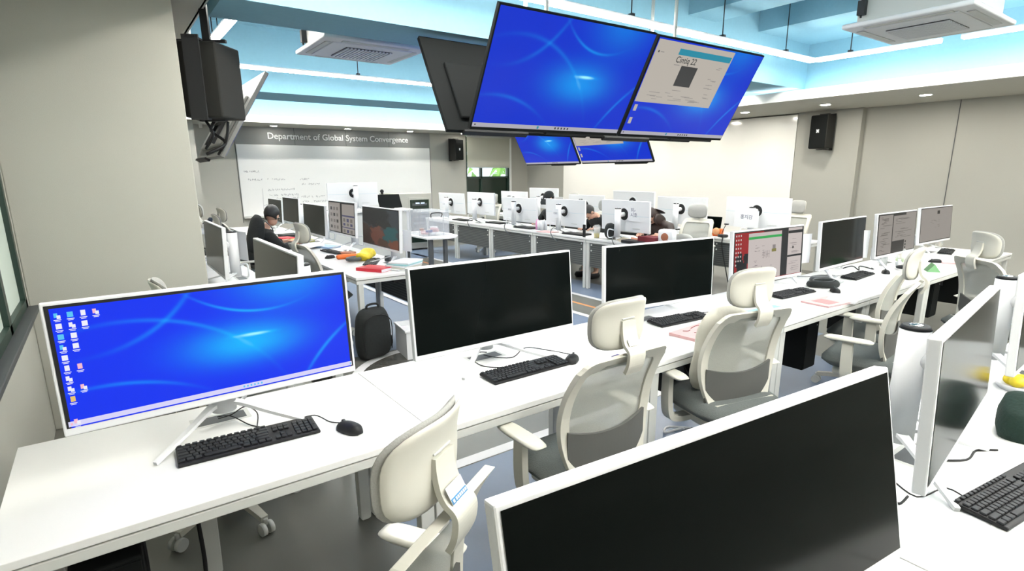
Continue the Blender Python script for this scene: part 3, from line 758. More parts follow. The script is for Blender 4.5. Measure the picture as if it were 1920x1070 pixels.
# paper name sheets on monitor backs
def sheet(label, loc, rz, w, h, text=None, size=.07, blobs=0):
    t = tag(MB().box((0, 0, 0), (w, .0015, h)).out('paper_sheet', 'paper'), label, 'paper', loc=loc, rz=rz)
    mb = MB()
    if text:
        v, f = text_geo(text, size, 'CENTER'); mb.mesh(v, f, Matrix.Translation((0, -.0012, size*.1 if '\n' not in text else size*.35)) @ Matrix.Rotation(PI/2, 4, 'X'))
    rr = random.Random(int(w*1000))
    for i in range(blobs):
        x = (i-(blobs-1)/2)*w*.24
        mb.tube([(x-.012, -.001, -.01), (x+.01, -.001, .012), (x-.01, -.001, .014), (x+.012, -.001, -.014)], .0022, 4, sub=2)
    if text or blobs: mb.out('handwriting', 'ink', t)
    return t
sheet('white sheet with two lines of handwritten Korean on a monitor back', (5.543, 4.88, 1.09), -PI/2+.0, .26, .2, '허재아\n시호석', .062)
sheet('white sheet with three Korean characters before the column', (6.86, 4.13, 1.0), -PI/2+.03, .34, .22, '홍지감', .062)
for y, l in ((9.74, 'small name sheet on the leftmost monitor column'), (7.52, 'small name sheet on the monitor column left of the black cap'), (6.35, 'small name sheet on the monitor column right of the black cap')):
    sheet(l, (5.46, y+.02, 1.02), -PI/2, .13, .13, None, blobs=3)
sheet('white paper sheet hanging behind the edge of the black monitor by the red picture one', (4.50, 2.235, 1.0), -.2, .3, .24)
sheet('white paper sheet hanging on the column behind the pillar monitors', (.905, 5.12, 1.03), PI/2+.3, .17, .24)
sheet('white paper sheet on the back of the lake picture monitor', (2.275, 4.79, 1.0), -PI/2+.25, .12, .2)
sheet('white paper sheet behind the monitor with grey windows', (5.47, 2.16, .97), -.5, .16, .25)
sheet('white paper sheet at the left edge of the plain grey monitor', (7.2, 2.272, 1.0), 0, .2, .26)

# ------------------------------------------------------------------ hanging screens
TW, TH = 1.45, .836
def tv_content(kind):
    mb = MB(); w, h = TW-.02, TH-.035
    def q(x0, z0, x1, z1, mi, lay, uv=False):
        y = -.0005*lay
        mb.quad([(-w/2+x0*w, y, .024+z0*h), (-w/2+x1*w, y, .024+z0*h), (-w/2+x1*w, y, .024+z1*h), (-w/2+x0*w, y, .024+z1*h)], mi, uv)
    q(0, 0, 1, 1, 0, 1, True); q(0, 0, 1, .04, 1, 2)
    for i in range(5): q(.52+i*.022, .01, .53+i*.022, .03, 2, 3)
    q(.4, .008, .412, .033, 4, 3); q(.012, .016, .02, .028, 2, 3)
    if kind == 'page':
        q(.005, .36, .70, .985, 3, 3); q(.2, .87, .69, .93, 4, 4)
        q(.27, .56, .42, .77, 2, 4)
        v, f = text_geo('Cintiq 22', .07); mb.mesh(v, f, Matrix.Translation((-w/2+.2*w, -.0026, .024+.795*h)) @ Matrix.Rotation(PI/2, 4, 'X'), 2)
        rr = random.Random(9)
        for i in range(22): x = .03+rr.random()*.5; z = .4+rr.random()*.12; q(x, z, x+.04+rr.random()*.06, z+.006, 5, 4)
        for i in range(12): x = .55+rr.random()*.06; z = .45+rr.random()*.35; q(x, z, x+.03+rr.random()*.03, z+.007, 5, 4)
        q(.2, .765, .25, .775, 5, 4); q(.03, .86, .04, .88, 2, 4); q(.05, .865, .08, .875, 5, 4)
        for i in range(2): q(.02, .12+i*.14, .045, .19+i*.14, 3, 3)
    return mb
TVM = [wallpaper('blue_wallpaper_hung', (.0, .028, .62), (.0, .28, .85)), paint_emit('bar_grey', (.42, .41, .46)), paint_emit('page_ink', (.05, .05, .05)), paint_emit('page_beige', (.47, .43, .38)), paint_emit('page_teal', (.02, .25, .36)), paint_emit('page_grey', (.3, .28, .26))]
_tv = {}
def tv(x, y, z, yaw, tilt, label, kind, group='screens hanging from the ceiling', silver=False):
    """x, y, z: lower middle of the front; tilt > 0 leans the top towards the viewer"""
    t = thing('hanging_screen', label, 'television', (x, y, z), yaw, group)
    p = MB().box((0, .0175, TH/2), (TW, .035, TH), .004).box((0, .045, TH*.42), (TW*.8, .03, TH*.6), .012).out('panel', 'silver' if silver else 'tvback', t)
    p.rotation_euler = (tilt, 0, 0)
    if kind not in _tv: o = tv_content(kind).out('screen', TVM); _tv[kind] = o.data; bpy.data.objects.remove(o)
    s = bpy.data.objects.new('screen', _tv[kind]); C.objects.link(s); s.parent = p; s.location = (0, -.001, 0)
    MB().box((.28, .03, -.012), (.62, .05, .022), .004).out('speaker_bar', 'black', p)
    b = MB()
    for sx in (-.2, .2): b.box((sx, .07, TH*.45), (.04, .03, .5))
    b.box((0, .09, TH*.45), (.5, .03, .08)).tube([(-.34, .07, TH*.5), (-.45, .1, TH*.62), (-.4, .12, TH*.75), (-.25, .1, TH*.7)], .008, 6)
    b.out('mount', 'blackm', p)
    top = Vector((0, math.cos(0), 0))
    # pole up to the structure
    MB().cyl((0, .05, TH*.35), (0, .05, 3.56-z), .016, seg=14).cyl((0, -.05, TH*.42), (0, .05, TH*.42), .025, seg=12).out('pole', 'steel', t)
    return t
tv(2.905, 3.47, 1.92, -.028, .51, 'large hanging screen with the plain blue desktop picture, left of the pair', 'blue')
tv(4.41, 3.462, 1.92, -.018, .502, 'large hanging screen showing the beige page titled Cintiq 22', 'page')
tv(2.905, 3.83, 1.92, PI, .51, 'hanging screen turned away, its black back showing left of the blue screen', 'blue')
tv(4.41, 3.83, 1.92, PI, .51, 'hanging screen turned away behind the page screen', 'page')
tv(6.49, 7.68, 1.745, -PI/2, .5, 'smaller far blue screen under the large left screen', 'blue')
tv(6.32, 6.0, 1.745, -PI/2, .5, 'smaller far screen with a beige page top under the large page screen', 'page')
tv(.90, 6.12, 1.755, PI/2, .54, 'hanging screen seen from its silver back beside the pillar loudspeaker', 'blue', silver=True)

# ------------------------------------------------------------------ loudspeakers
def logo(mb, c, s, mi):
    for a in (45, 135): mb.box(c, (s, .003, s*.32), mi=mi, rot=Matrix.Rotation(R(a), 4, 'Y'))
def loudspeaker(name_label, loc, rz, w, d, h, front='logo'):
    t = thing('loudspeaker', name_label, 'loudspeaker', loc, rz)
    poly = [(-w/2, -d/2), (w/2, -d/2), (w/2*.72, d/2), (-w/2*.72, d/2)]
    MB().prism(poly, h, Matrix.Translation((0, 0, -h/2)), bev=.012).out('cabinet', mat('loudspeaker_grey', (.022, .022, .02), .7, spec=.2), t)
    g = MB().box((0, -d/2-.004, 0), (w*.96, .012, h*.96), .006)
    if front == 'logo': logo(g, (0, -d/2-.012, h*.02), w*.2, 1)
    g.out('grille', ['tvback', 'paper'], t)
    MB().box((0, 0, h/2+.012), (w*.5, .05, .012)).box((0, d/2+.02, h/2+.012), (w*.2, .12, .012)).box((0, 0, -h/2-.012), (w*.5, .05, .012)).box((0, d/2+.02, -h/2-.012), (w*.2, .12, .012)).box((0, d/2+.07, 0), (w*.3, .015, h*1.1)).out('bracket', 'blackm', t)
    return t
loudspeaker('black loudspeaker with a small white mark on the right grey column', (XR-.17, 4.36, 2.2), -PI/2-.25, .3, .22, .5)
loudspeaker('black loudspeaker with a small white mark on the lettered front wall', (7.06, YF-.2, 2.16), .35, .3, .22, .48)
sp = loudspeaker('big black loudspeaker hanging beside the near pillar', (.745, 4.72, 2.265), 2.6, .36, .3, .5, front=None)
MB().box((-.02, .0, .42), (.05, .03, .3)).box((.1, .0, .278), (.5, .03, .02)).out('hanging_pole', 'blackm', sp)
cb = MB().tube([(.0, .0, -.27), (.05, -.06, -.33), (-.05, -.04, -.42), (.06, .05, -.5)], .012, 6).tube([(.05, .02, -.26), (.0, .04, -.36), (.08, .0, -.46)], .01, 6).tube([(-.1, .0, -.27), (-.06, -.03, -.4), (.02, -.06, -.5)], .01, 6)
cb.out('cable', 'black', sp)

# ------------------------------------------------------------------ office chairs (facing +Y)
def make_chair():
    t = thing('office_chair', 'x', 'chair')
    def yb(z):      # back profile: forward at the lumbar, leaning back above
        return -.105-.30*(z-.68)**2*4.2 if z > .68 else -.105-.9*(z-.68)**2
    def hw(z): return .235-(.9 if z < .74 else .42)*(z-.74)**2
    MB().plate(.50, .47, lambda u, v: ((u, v-.02, .475-.0+(-.25*max(0, abs(v)-.12)**2 if v > 0 else 0)), (0, 0, 1)), .085, 5, mi=0, bulge=.012).out('seat', 'fabric', t)
    MB().box((0, -.03, .40), (.36, .34, .055), .02, seg=3).box((0, -.03, .37), (.16, .2, .05), .01).out('seat_pan', 'chairw', t)
    # back frame loop
    zb, zt = .47, .985; n = 22; L = []
    for i in range(n+1): z = zb+(zt-.045-zb)*i/n; L.append((hw(z), z))
    arc = [(hw(zt)-.045+.045*math.cos(a), zt-.045+.045*math.sin(a)) for a in [PI/2*k/5 for k in range(1, 6)]]
    right = L+arc; loop = right+[(-x, z) for x, z in reversed(right)]
    cz = .72; bt = .046; b = bmesh.new(); rows = []; m = len(loop)
    for i, (x, z) in enumerate(loop):
        p, q = loop[(i+1) % m], loop[i-1]; tx, tz = p[0]-q[0], p[1]-q[1]; l = math.hypot(tx, tz); nx, nz = -tz/l, tx/l
        if nx*(0-x)+nz*(cz-z) < 0: nx, nz = -nx, -nz
        wd = bt+.006*max(0, min(1, (z-.9)/.07))
        row = []
        for o, dy in ((0, -.012), (wd, -.008), (wd, .010), (0, .014)):
            zz = z+nz*o; row.append(b.verts.new((x+nx*o, yb(min(max(zz, .44), 1.0))+dy-(.012 if z > .9 else 0)*0, zz)))
        rows.append(row)
    for i in range(m):
        A, B = rows[i], rows[(i+1) % m]
        for k in range(4): b.faces.new((A[k], A[(k+1) % 4], B[(k+1) % 4], B[k]))
    bmesh.ops.recalc_face_normals(b, faces=b.faces)
    mb = MB(); mb.add(b, None, 0, False); bf = mb.out('back_frame', 'chairw', t)
    md = bf.modifiers.new('soft', 'BEVEL'); md.width = .004; md.segments = 2; md.limit_method = 'ANGLE'; md.angle_limit = R(50)
    g = bmesh.new(); rows = []
    for i in range(15):
        z = zb+.02+(zt-.03-zb-.02)*i/14; w_ = hw(z)-.02
        rows.append([g.verts.new((w_*(k/5-1), yb(z)+.004+.02*(1-(k/5-1)**2)*-1, z)) for k in range(11)])
    for A, B in zip(rows, rows[1:]):
        for k in range(10): g.faces.new((A[k], A[k+1], B[k+1], B[k]))
    mb = MB(); mb.add(g, None, 0, True); mb.out('back_mesh', 'mesh', t)
    MB().band([(x/10*.2, -.118-.024*(1-(x/10)**2), .565+.03*(x/10)**2) for x in range(-10, 11)], (0, 0, 1), .19, .012).out('lumbar_support', 'lumbar', t)
    MB().band([(0, -.03, .40), (0, -.15, .40), (0, -.185, .44), (0, -.17, .52)], (1, 0, 0), [.2, .2, .3, .36], .03).out('back_bracket', 'chairw', t)
    # headrest
    def hy(u, v): return 2.1*u*u-2.4*max(0, v)**2+.6*min(0, v)**2
    def hs(u, v): return ((u, -.197+hy(u, v), 1.09+v), (0, -1, 0))
    MB().plate(.268, .188, hs, .014, 3.4, seg=44, rings=9).out('headrest_shell', 'chairw', t)
    def hc(u, v): return ((u*1.02, -.183+hy(u, v), 1.09+v*1.03), (0, 1, 0))
    MB().plate(.272, .19, hc, .018, 3.4, seg=44, rings=9, bulge=.008).out('headrest_cushion', 'cushion', t)
    k = MB().band([(0, -.232, .918), (0, -.247, .95), (0, -.252, .985), (0, -.246, 1.003), (0, -.228, 1.017), (0, -.215, 1.04), (0, -.2065, 1.075), (0, -.2045, 1.105)], (1, 0, 0), [.076, .08, .08, .078, .075, .072, .068, .066], .013)
    k.box((0, -.2055, 1.112), (.062, .004, .005), .0015, mi=1)
    k.out('headrest_bracket', ['chairw', 'steel'], t)
    for sx in (-1, 1):
        a = MB().band([(sx*.16, .02, .395), (sx*.24, .03, .39), (sx*.285, .035, .41), (sx*.297, .04, .5), (sx*.294, .045, .632)], (0, 1, 0), [.06, .06, .06, .06, .055], .028)
        a.out('arm_post', 'chairw', t)
        MB().plate(.075, .26, lambda u, v: ((sx*.293+u, v+.045, .642), (0, 0, 1)), .022, 5, seg=32, rim=.2).out('armrest', 'chairw', t)
    MB().cyl((0, -.02, .1), (0, -.02, .38), .026, seg=16).cyl((0, -.02, .08), (0, -.02, .26), .036, seg=16).out('gas_lift', 'black', t)
    s = MB().cyl((0, -.02, .07), (0, -.02, .13), .045, seg=16)
    for i in range(5):
        a = R(90+72*i); d = Vector((math.cos(a), math.sin(a), 0)); wd = Vector((-d.y, d.x, 0)); c0 = Vector((0, -.02, 0))
        s.band([c0+d*.03+Vector((0, 0, .105)), c0+d*.16+Vector((0, 0, .10)), c0+d*.30+Vector((0, 0, .075))], wd, [.06, .045, .032], .028)
    s.out('star_base', 'chairw', t)
    for i in range(5):
        a = R(90+72*i); d = Vector((math.cos(a), math.sin(a), 0)); wd = Vector((-d.y, d.x, 0)); p = Vector((0, -.02, .031))+d*.305
        b = MB().cyl(p-wd*.028, p-wd*.008, .03, seg=16).cyl(p+wd*.008, p+wd*.028, .03, seg=16).cyl(p+Vector((0, 0, .02)), p+Vector((0, 0, .05)), .01, seg=8)
        b.out('castor', 'steel', t)
    return t
ch0 = make_chair(); chused = [False]
def chair(x, y, deg, label, group='ivory mesh-back office chairs', skip=()):
    if not chused[0]:
        chused[0] = True; o = ch0; o.location = (x, y, 0); o.rotation_euler = (0, 0, R(deg)); o['label'] = label; o['group'] = group; return o
    return dup(ch0, (x, y, 0), R(deg), label, group, skip)
c1 = chair(.35, 1.03, 31, 'nearest ivory office chair, cropped below, blue strip sticker on its headrest bracket')
c2 = chair(1.46, 1.50, -1, 'ivory mesh office chair in front of the second monitor, seen squarely from behind')
c3 = chair(2.46, 1.55, -14, 'ivory mesh office chair with a pale folded bag behind its back')
c4 = chair(3.76, 1.37, 10, 'ivory office chair seen from the side with a grey seat')
chair(4.38, 1.62, 8, 'ivory office chair just beyond the one seen from the side', skip=('headrest_shell', 'headrest_cushion', 'headrest_bracket'))
chair(5.25, 1.10, -128, 'ivory office chair turned away behind the second white monitor column')
chair(.33, 2.78, -90, 'ivory chair behind the blue monitor, only its headrest and castors showing')
chair(1.62, 5.32, -82, 'ivory chair at the left cluster, its curved headrest before the dark monitor')
ch_n = chair(1.45, 8.45, -80, 'ivory chair with a navy jacket thrown over its back')
chair(1.2, 7.13, -90, 'ivory chair the hooded person sits on')
chair(1.35, 9.5, -100, 'ivory chair further back by the left grey wall')
chair(6.43, 4.66, 100, 'ivory chair with a grey headrest cushion behind the cream bag')
chair(6.44, 7.62, 90, 'ivory chair of the person in the black cap')
chair(6.44, 6.45, 92, 'ivory chair of the hunched person')
chair(6.46, 9.7, 95, 'ivory chair below the charcoal panel behind the oval table')
chair(8.3, 4.3, 80, 'ivory chair with headrest showing right of the tagged rear monitor')
chair(8.0, 8.9, 95, 'ivory chair in the far corner below the window')
# sticker on the first chair's bracket
st = MB().box((0, 0, 0), (.058, .001, .036)).box((0, -.0008, -.011), (.056, .001, .011), mi=1)
for i in range(6): st.box((-.012+i*.007, -.0015, -.011), (.005, .0006, .006), mi=0)
st.box((-.022, -.0015, -.011), (.006, .0006, .006), mi=0)
st.out('sticker', ['paper', mat('sticker_blue', (.05, .22, .45), .4)], c1, label='white sticker with a blue strip').matrix_local = Matrix.Translation((0, -.2345, 1.031)) @ Matrix.Rotation(R(-28), 4, 'X')
for c in (c2,):
    MB().box((0, 0, 0), (.05, .001, .026)).out('sticker', 'paper', c).matrix_local = Matrix.Translation((0, -.2345, 1.031)) @ Matrix.Rotation(R(-28), 4, 'X')

# ------------------------------------------------------------------ keyboards, mice and their cables
def make_keyboard(cable=None, label='x', group='black keyboards on the desks'):
    t = thing('keyboard', label, 'keyboard', (0, 0, 0), 0, group)
    MB().prism([(-.22, -.064), (.22, -.064), (.22, .064), (-.22, .064)], .012, Matrix.Translation((0, 0, .004)) @ Matrix.Rotation(R(4), 4, 'X'), bev=.004).out('case', 'black', t)
    k = MB(); X = Matrix.Translation((0, 0, .016)) @ Matrix.Rotation(R(4), 4, 'X'); p = .0188
    def key(x, y, wx=1, wy=1): k.box((x, y, .003), (p*wx-.0032, p*wy-.0032, .006), .0015, T=X, seg=1)
    for r in range(6):
        y = .052-r*.0193
        if r == 0:
            for i in range(13): key(-.209+i*.0212+(.004 if i else 0), y+.001, 1, .7)
        elif r == 5:
            for x, wx in ((-.208, 1.25), (-.184, 1.25), (-.160, 1.25), (-.09, 5.9), (-.018, 1.25), (.006, 1.25), (.030, 1.25), (.052, 1.1)): key(x, y, wx)
        else:
            off = (0, .009, .014, .022)[r-1]
            key(-.207+off/2, y, 1+off/p)
            for i in range(1, 13 if r < 3 else 12): key(-.207+off+i*p, y)
            key(.0465-(0 if r < 3 else -.0)+(0 if r < 3 else -.012), y, 1.6 if r < 3 else 2.4)
    for c in range(3):
        x = .082+c*p
        for r in range(2): key(x, .031-r*.0193)
        key(x, -.0445)
    key(.082+p, -.0252)
    for c in range(4):
        for r in range(5):
            if c == 3 and r in (2, 4): continue
            key(.150+c*p*.98, .031-r*.0193 - (.0096 if c == 3 and r in (1, 3) else 0), 1, 2 if c == 3 and r in (1, 3) else 1)
    k.out('keys', 'key', t)
    return t
def add_cable(t, pts, r=.0022):
    inv = (Matrix.Translation(t.location) @ Matrix.Rotation(t.rotation_euler.z, 4, 'Z')).inverted()
    MB().tube([inv @ Vector(p) for p in pts], r, 6, sub=5).out('cable', 'black', t)
def make_mouse():
    t = thing('mouse', 'x', 'mouse', (0, 0, 0), 0, 'black computer mice on the desks')
    def prof(v): return .031*(1-abs(v)**2.6*.35)
    b = bmesh.new(); rows = []
    for i in range(13):
        v = -1+i/6; y = .057*v; w_ = prof(v)*(1-max(0, abs(v)-.75)*1.6); h = .036*(1-.28*(v-(-.2))**2)*(1 if abs(v) < .8 else 1-(abs(v)-.8)*2.6)
        rows.append([b.verts.new((w_*math.cos(a), y, max(.002, h*math.sin(a)**.75 if 0 < a < PI else .002))) for a in [PI*k/12 for k in range(13)]])
    for A, B in zip(rows, rows[1:]):
        for k in range(12): b.faces.new((A[k], A[k+1], B[k+1], B[k]))
        b.faces.new((A[0], B[0], B[12], A[12]))
    b.faces.new(rows[0]); b.faces.new(rows[-1][::-1]); bmesh.ops.recalc_face_normals(b, faces=b.faces)
    mb = MB(); mb.add(b, None, 0, True); mb.out('shell', 'black', t)
    MB().cyl((-.004, .03, .031), (.004, .03, .031), .007, seg=12).out('scroll_wheel', 'dgrey', t)
    return t
kb0 = make_keyboard(); ms0 = make_mouse()
def keyboard(x, y, deg, label, cable=None, first=[True]):
    if first[0]: o = kb0; first[0] = False; o['label'] = label; o.location = (x, y, .72); o.rotation_euler = (0, 0, R(deg))
    else: o = dup(kb0, (x, y, .72), R(deg), label, skip=('cable',))
    if cable: add_cable(o, cable)
    return o
def mouse(x, y, deg, label, cable=None, first=[True]):
    if first[0]: o = ms0; first[0] = False; o['label'] = label; o.location = (x, y, .72); o.rotation_euler = (0, 0, R(deg))
    else: o = dup(ms0, (x, y, .72), R(deg), label, skip=('cable',))
    if cable: add_cable(o, cable)
    return o
Z = .7225
keyboard(.30, 1.945, -2.5, 'full-size black keyboard under the blue monitor', [(.335, 2.005, Z+.014), (.345, 2.06, Z), (.36, 2.12, .75), (.33, 2.17, .765), (.28, 2.16, .75), (.24, 2.2, .73)])
mouse(.605, 1.825, 20, 'black mouse right of the keyboard under the blue monitor', [(.59, 1.885, Z+.01), (.57, 1.94, Z), (.535, 2.0, .735), (.47, 2.03, Z), (.39, 2.02, Z), (.33, 2.08, Z), (.28, 2.17, .74), (.24, 2.22, .73)])
keyboard(1.487, 1.93, 0, 'full-size black keyboard under the second, black-screened monitor', [(1.46, 1.99, Z+.014), (1.42, 2.03, Z), (1.36, 2.1, Z), (1.37, 2.2, Z), (1.42, 2.24, .74), (1.46, 2.22, .74)])
mouse(1.745, 1.90, -55, 'black mouse touching the right end of the keyboard under the second monitor', [(1.79, 1.935, Z+.01), (1.80, 2.0, Z), (1.76, 2.1, Z), (1.66, 2.16, .74), (1.55, 2.12, Z), (1.48, 2.17, Z), (1.44, 2.22, .73)])
keyboard(2.79, 2.065, -4, 'full-size black keyboard above the pink notebook', [(2.75, 2.13, Z+.014), (2.7, 2.2, Z), (2.62, 2.22, Z), (2.58, 2.3, .75), (2.66, 2.34, .75)])
mouse(3.05, 1.93, -30, 'black mouse right of the pink notebook', [(3.08, 1.99, Z+.01), (3.13, 2.06, Z), (3.05, 2.1, Z), (3.0, 2.12, Z)])
keyboard(4.07, 2.03, -3, 'black keyboard partly behind the headrest, before the red picture', [(4.0, 2.1, Z+.01), (3.9, 2.14, Z), (3.8, 2.12, Z)])
mouse(4.40, 1.87, -50, 'black mouse in front of the black zipped pouch')
keyboard(5.22, 2.05, 4, 'black keyboard between the headset pouch and the black coiled headphones', [(5.15, 2.12, Z+.01), (5.0, 2.2, Z), (4.8, 2.3, .73), (4.75, 2.34, .73)])
mouse(5.57, 1.965, -60, 'black mouse left of the black coiled headphones')
keyboard(7.55, 2.1, 12, 'black keyboard at the far end of the near row')
mouse(6.62, 1.92, 40, 'small black mouse in front of the monitor with the plain grey desktop')
keyboard(1.97, .29, -8, 'black keyboard cropped by the right picture edge', [(1.80, .34, Z+.01), (1.86, .42, Z), (1.74, .455, Z), (1.8, .55, Z)])
keyboard(2.11, 6.44, 98, 'dark keyboard on the left cluster desk behind the orange case')
mouse(1.93, 6.02, 100, 'black mouse beside the dark keyboard of the left cluster')
keyboard(2.17, 5.43, 60, 'dark keyboard lying askew by the yellow-wrapped bundle')
# loose monitor cables
def cable(label, pts, r=.0035, m='black', group='loose cables', sub=5):
    return tag(MB().tube(pts, r, 6, sub=sub).out('cable', m), label, 'cable', group)
cable('thin black cable snaking under the edge-on monitor', [(1.86, .44, Z+.001), (1.9, .47, Z+.001), (2.0, .50, Z+.001), (2.1, .44, Z+.001), (2.2, .44, Z+.001), (2.26, .40, Z+.001)])
cable('thin black cable curling left of the white monitor column', [(1.58, .52, Z+.001), (1.62, .5, Z+.001), (1.68, .5, Z+.001), (1.66, .47, Z+.001), (1.72, .47, Z+.001)])
cable('white cable looping behind the edge-on monitor', [(1.95, .60, Z+.003), (2.05, .68, .78), (2.2, .68, .8), (2.25, .6, .74), (2.35, .58, Z+.003)], .006, 'white')
cable('black cable tangle behind the black monitor at the pouch', [(5.45, 2.3, Z+.002), (5.5, 2.22, .76), (5.55, 2.18, Z+.002), (5.62, 2.2, .75), (5.7, 2.12, Z+.002), (5.75, 2.15, Z+.002)], .005)
cable('white cable loop at the left of the monitor with grey windows', [(5.4, 2.25, Z+.006), (5.38, 2.3, .82), (5.46, 2.3, .9), (5.5, 2.28, .95)], .008, 'white')
cable('white and black cable loop left of the black monitor', [(4.48, 2.2, Z+.006), (4.46, 2.25, .8), (4.54, 2.27, .88), (4.6, 2.28, .92)], .008, 'white')
cable('black cable hanging down the desk end by the laptop', [(6.92, 4.45, .735), (6.84, 4.44, .73), (6.82, 4.43, .6), (6.82, 4.36, .35), (6.8, 4.27, .1)], .008)
cable('pair of black cables hanging under the first desk', [(-.0, 2.0, .62), (.05, 2.02, .5), (.1, 2.08, .42), (.16, 2.14, .5), (.2, 2.16, .61)], .008)
cable('black cable dropping to the floor under the first desk', [(.13, 2.1, .61), (.12, 2.1, .45), (.12, 2.08, .2), (.08, 2.05, .02), (-.05, 2.0, .012)], .008)
cable('black cord under the second desk', [(.95, 1.9, .62), (.94, 1.9, .5), (.96, 1.9, .4), (.95, 1.95, .25), (.98, 2.0, .012)], .008)
cable('tangle of white cords on the floor under the pale bag chair', [(2.62, 1.95, .012), (2.7, 1.9, .02), (2.78, 1.98, .03), (2.66, 2.02, .02), (2.74, 2.06, .02), (2.84, 1.94, .02), (2.7, 1.86, .015), (2.6, 1.9, .012)], .008, 'white')
for y, l in ((5.04, 'cable loop at the base of the monitor with the taped sheet'), (6.3, 'cable loop hanging over the desk edge right of the black cap'), (7.5, 'cable loop over the desk edge left of the black cap'), (8.66, 'cable loop over the desk edge before the dark window')):
    cable(l, [(5.6, y, Z+.006), (5.5, y+.05, .78), (5.44, y+.1, .80), (5.37, y+.07, .74), (5.365, y, .66), (5.39, y-.06, .62)], .007, 'dgrey')

# ------------------------------------------------------------------ things on and under the near row
def book(label, loc, rz, w, d, h, cover, page='paper', group=None, cat='book'):
    t = thing('notebook' if cat == 'notebook' else 'book', label, cat, loc, rz, group)
    MB().box((0, 0, h/2), (w-.006, d-.006, h-.003)).out('pages', page, t)
    MB().box((0, 0, h-.001), (w, d, .002)).box((0, 0, .001), (w, d, .002)).box((-w/2, 0, h/2), (.002, d, h)).out('cover', cover, t)
    return t
nb = book('pink notebook with a simple line-drawn face on its cover', (2.665, 1.815, .7205), .06, .36, .19, .016, 'pinkcov', cat='notebook')
MB().tube([(-.02, .06, .0175), (.06, .07, .0175), (.1, .02, .0175), (.08, -.06, .0175)], .002, 5).tube([(-.1, .06, .0175), (-.08, .04, .0175), (-.05, .045, .0175)], .002, 5).tube([(-.08, .0, .0175), (-.06, -.015, .0175), (-.03, -.01, .0175)], .002, 5).tube([(0, -.01, .0175), (.02, -.03, .0175), (.06, -.03, .0175)], .0025, 5).out('line_drawing', 'maroon', nb)
book('thin pale book with a teal edge left of the third chair headrest', (3.42, 1.95, .7205), -.1, .34, .2, .012, 'paper')
MB().box((0, 0, 0), (.3, .05, .001)).out('teal_strip', 'teal', bpy.data.objects['book']).location = (.02, -.06, .0128)
b2_ = book('white booklet with a pink printed cover at the desk edge', (4.0, 1.74, .7205), -.12, .3, .2, .01, 'pinkcov')
MB().box((0, 0, 0), (.12, .13, .001)).out('cover_print', mat('rose_print', (.62, .25, .25), .5), b2_).location = (-.03, .0, .0106)
book('pale pink book lying before the far monitor', (6.75, 1.80, .7205), .3, .28, .2, .014, 'pinkcov')
book('white notebook sticking out over the desk edge', (4.2, 1.72, .7205), .25, .26, .18, .012, 'paper')
tag(MB().box((0, 0, .004), (.16, .08, .008), .003).out('tablet', 'dgrey'), 'grey phone lying left of the black headset pouch', 'phone', loc=(4.85, 2.22, .7205), rz=.3)
tag(MB().box((0, 0, .008), (.10, .012, .012), .003).out('lime_pen', 'lime'), 'lime green stick on the desk behind the second chair headrest', 'pen', loc=(1.72, 1.72, .7205), rz=.1)
tag(MB().box((0, 0, .012), (.05, .03, .024), .003).out('small_box', 'navyb'), 'small navy blue box on the desk by the second chair headrest', 'box', loc=(1.93, 1.78, .7205), rz=.1)
tag(MB().box((0, 0, .006), (.045, .02, .012), .003).tube([(.02, 0, .008), (.05, .01, .006), (.09, -.01, .005)], .003, 6).out('usb_adapter', 'black'), 'small black adapter on the desk before the red picture monitor', 'adapter', loc=(3.56, 2.15, .7205), rz=.2)
# black headset pouch: open ring shaped case
t = thing('headset_pouch', 'open black zipped pouch with a hollow middle', 'pouch', (4.55, 2.03, .7205), -.3)
MB().tube([(.11*math.cos(a), .075*math.sin(a), .024+.006*math.sin(2*a)) for a in [2*PI*k/14 for k in range(14)]], .026, 10, closed=True, sub=3).out('pouch_body', 'cloth', t)
MB().tube([(.09*math.cos(a), .06*math.sin(a), .05) for a in [2*PI*k/14 for k in range(14)]], .004, 6, closed=True, sub=2).out('zip', 'dgrey', t)
t = thing('spectacle_case', 'black rounded case behind the open black pouch', 'case', (4.72, 2.14, .7205), -.2)
MB().plate(.2, .08, lambda u, v: ((u, v, .026), (0, 0, 1)), .05, 3, bulge=.0).out('case_shell', 'dgrey', t)
t = thing('headphones', 'coiled black headphones on the desk left of the iced drink', 'headphones', (5.93, 1.93, .7205), .2)
MB().tube([(.085*math.cos(a), .07*math.sin(a), .014+.012*(a/PI)) for a in [1.9*PI*k/14 for k in range(15)]], .012, 8, sub=3).out('band', 'black', t)
for a in (0, 1.9*PI): MB().sph((.085*math.cos(a), .07*math.sin(a), .03), (.03, .04, .022)).out('ear_cup', 'black', t)
def cup(label, loc, r0, r1, h, liquid=None, level=.6, straw=None, name='plastic_cup', lid=True):
    t = thing(name, label, 'cup', loc)
    MB().lathe([(0, .001), (r0, .001), (r1, h), (r1-.002, h), (r0-.002, .004), (0, .004)], seg=24).out('cup_wall', 'cup', t)
    if liquid: MB().lathe([(0, .006), (r0-.003, .006), (r0-.003+(r1-r0)*level, h*level), (0, h*level)], seg=24).out('drink', liquid, t)
    if lid: MB().lathe([(r1+.002, h-.004), (r1+.003, h+.004), (r1*.8, h+.03), (0, h+.038)], seg=24).out('lid', 'cup', t)
    if straw: MB().cyl((0, 0, .02), (.015, 0, h+.1), .004, seg=8).out('straw', straw, t)
    return t
cup('iced green drink in a clear cup with an orange straw', (6.16, 2.07, .7205), .03, .045, .13, 'green', .5, 'orange')
cup('empty clear tumbler left of the iced green drink', (6.0, 2.15, .7205), .032, .036, .14, None, .5, None, 'tumbler', False)
cup('domed clear cup at the far end of the near row', (7.9, 2.28, .7205), .032, .048, .15, 'cream', .35, 'red')
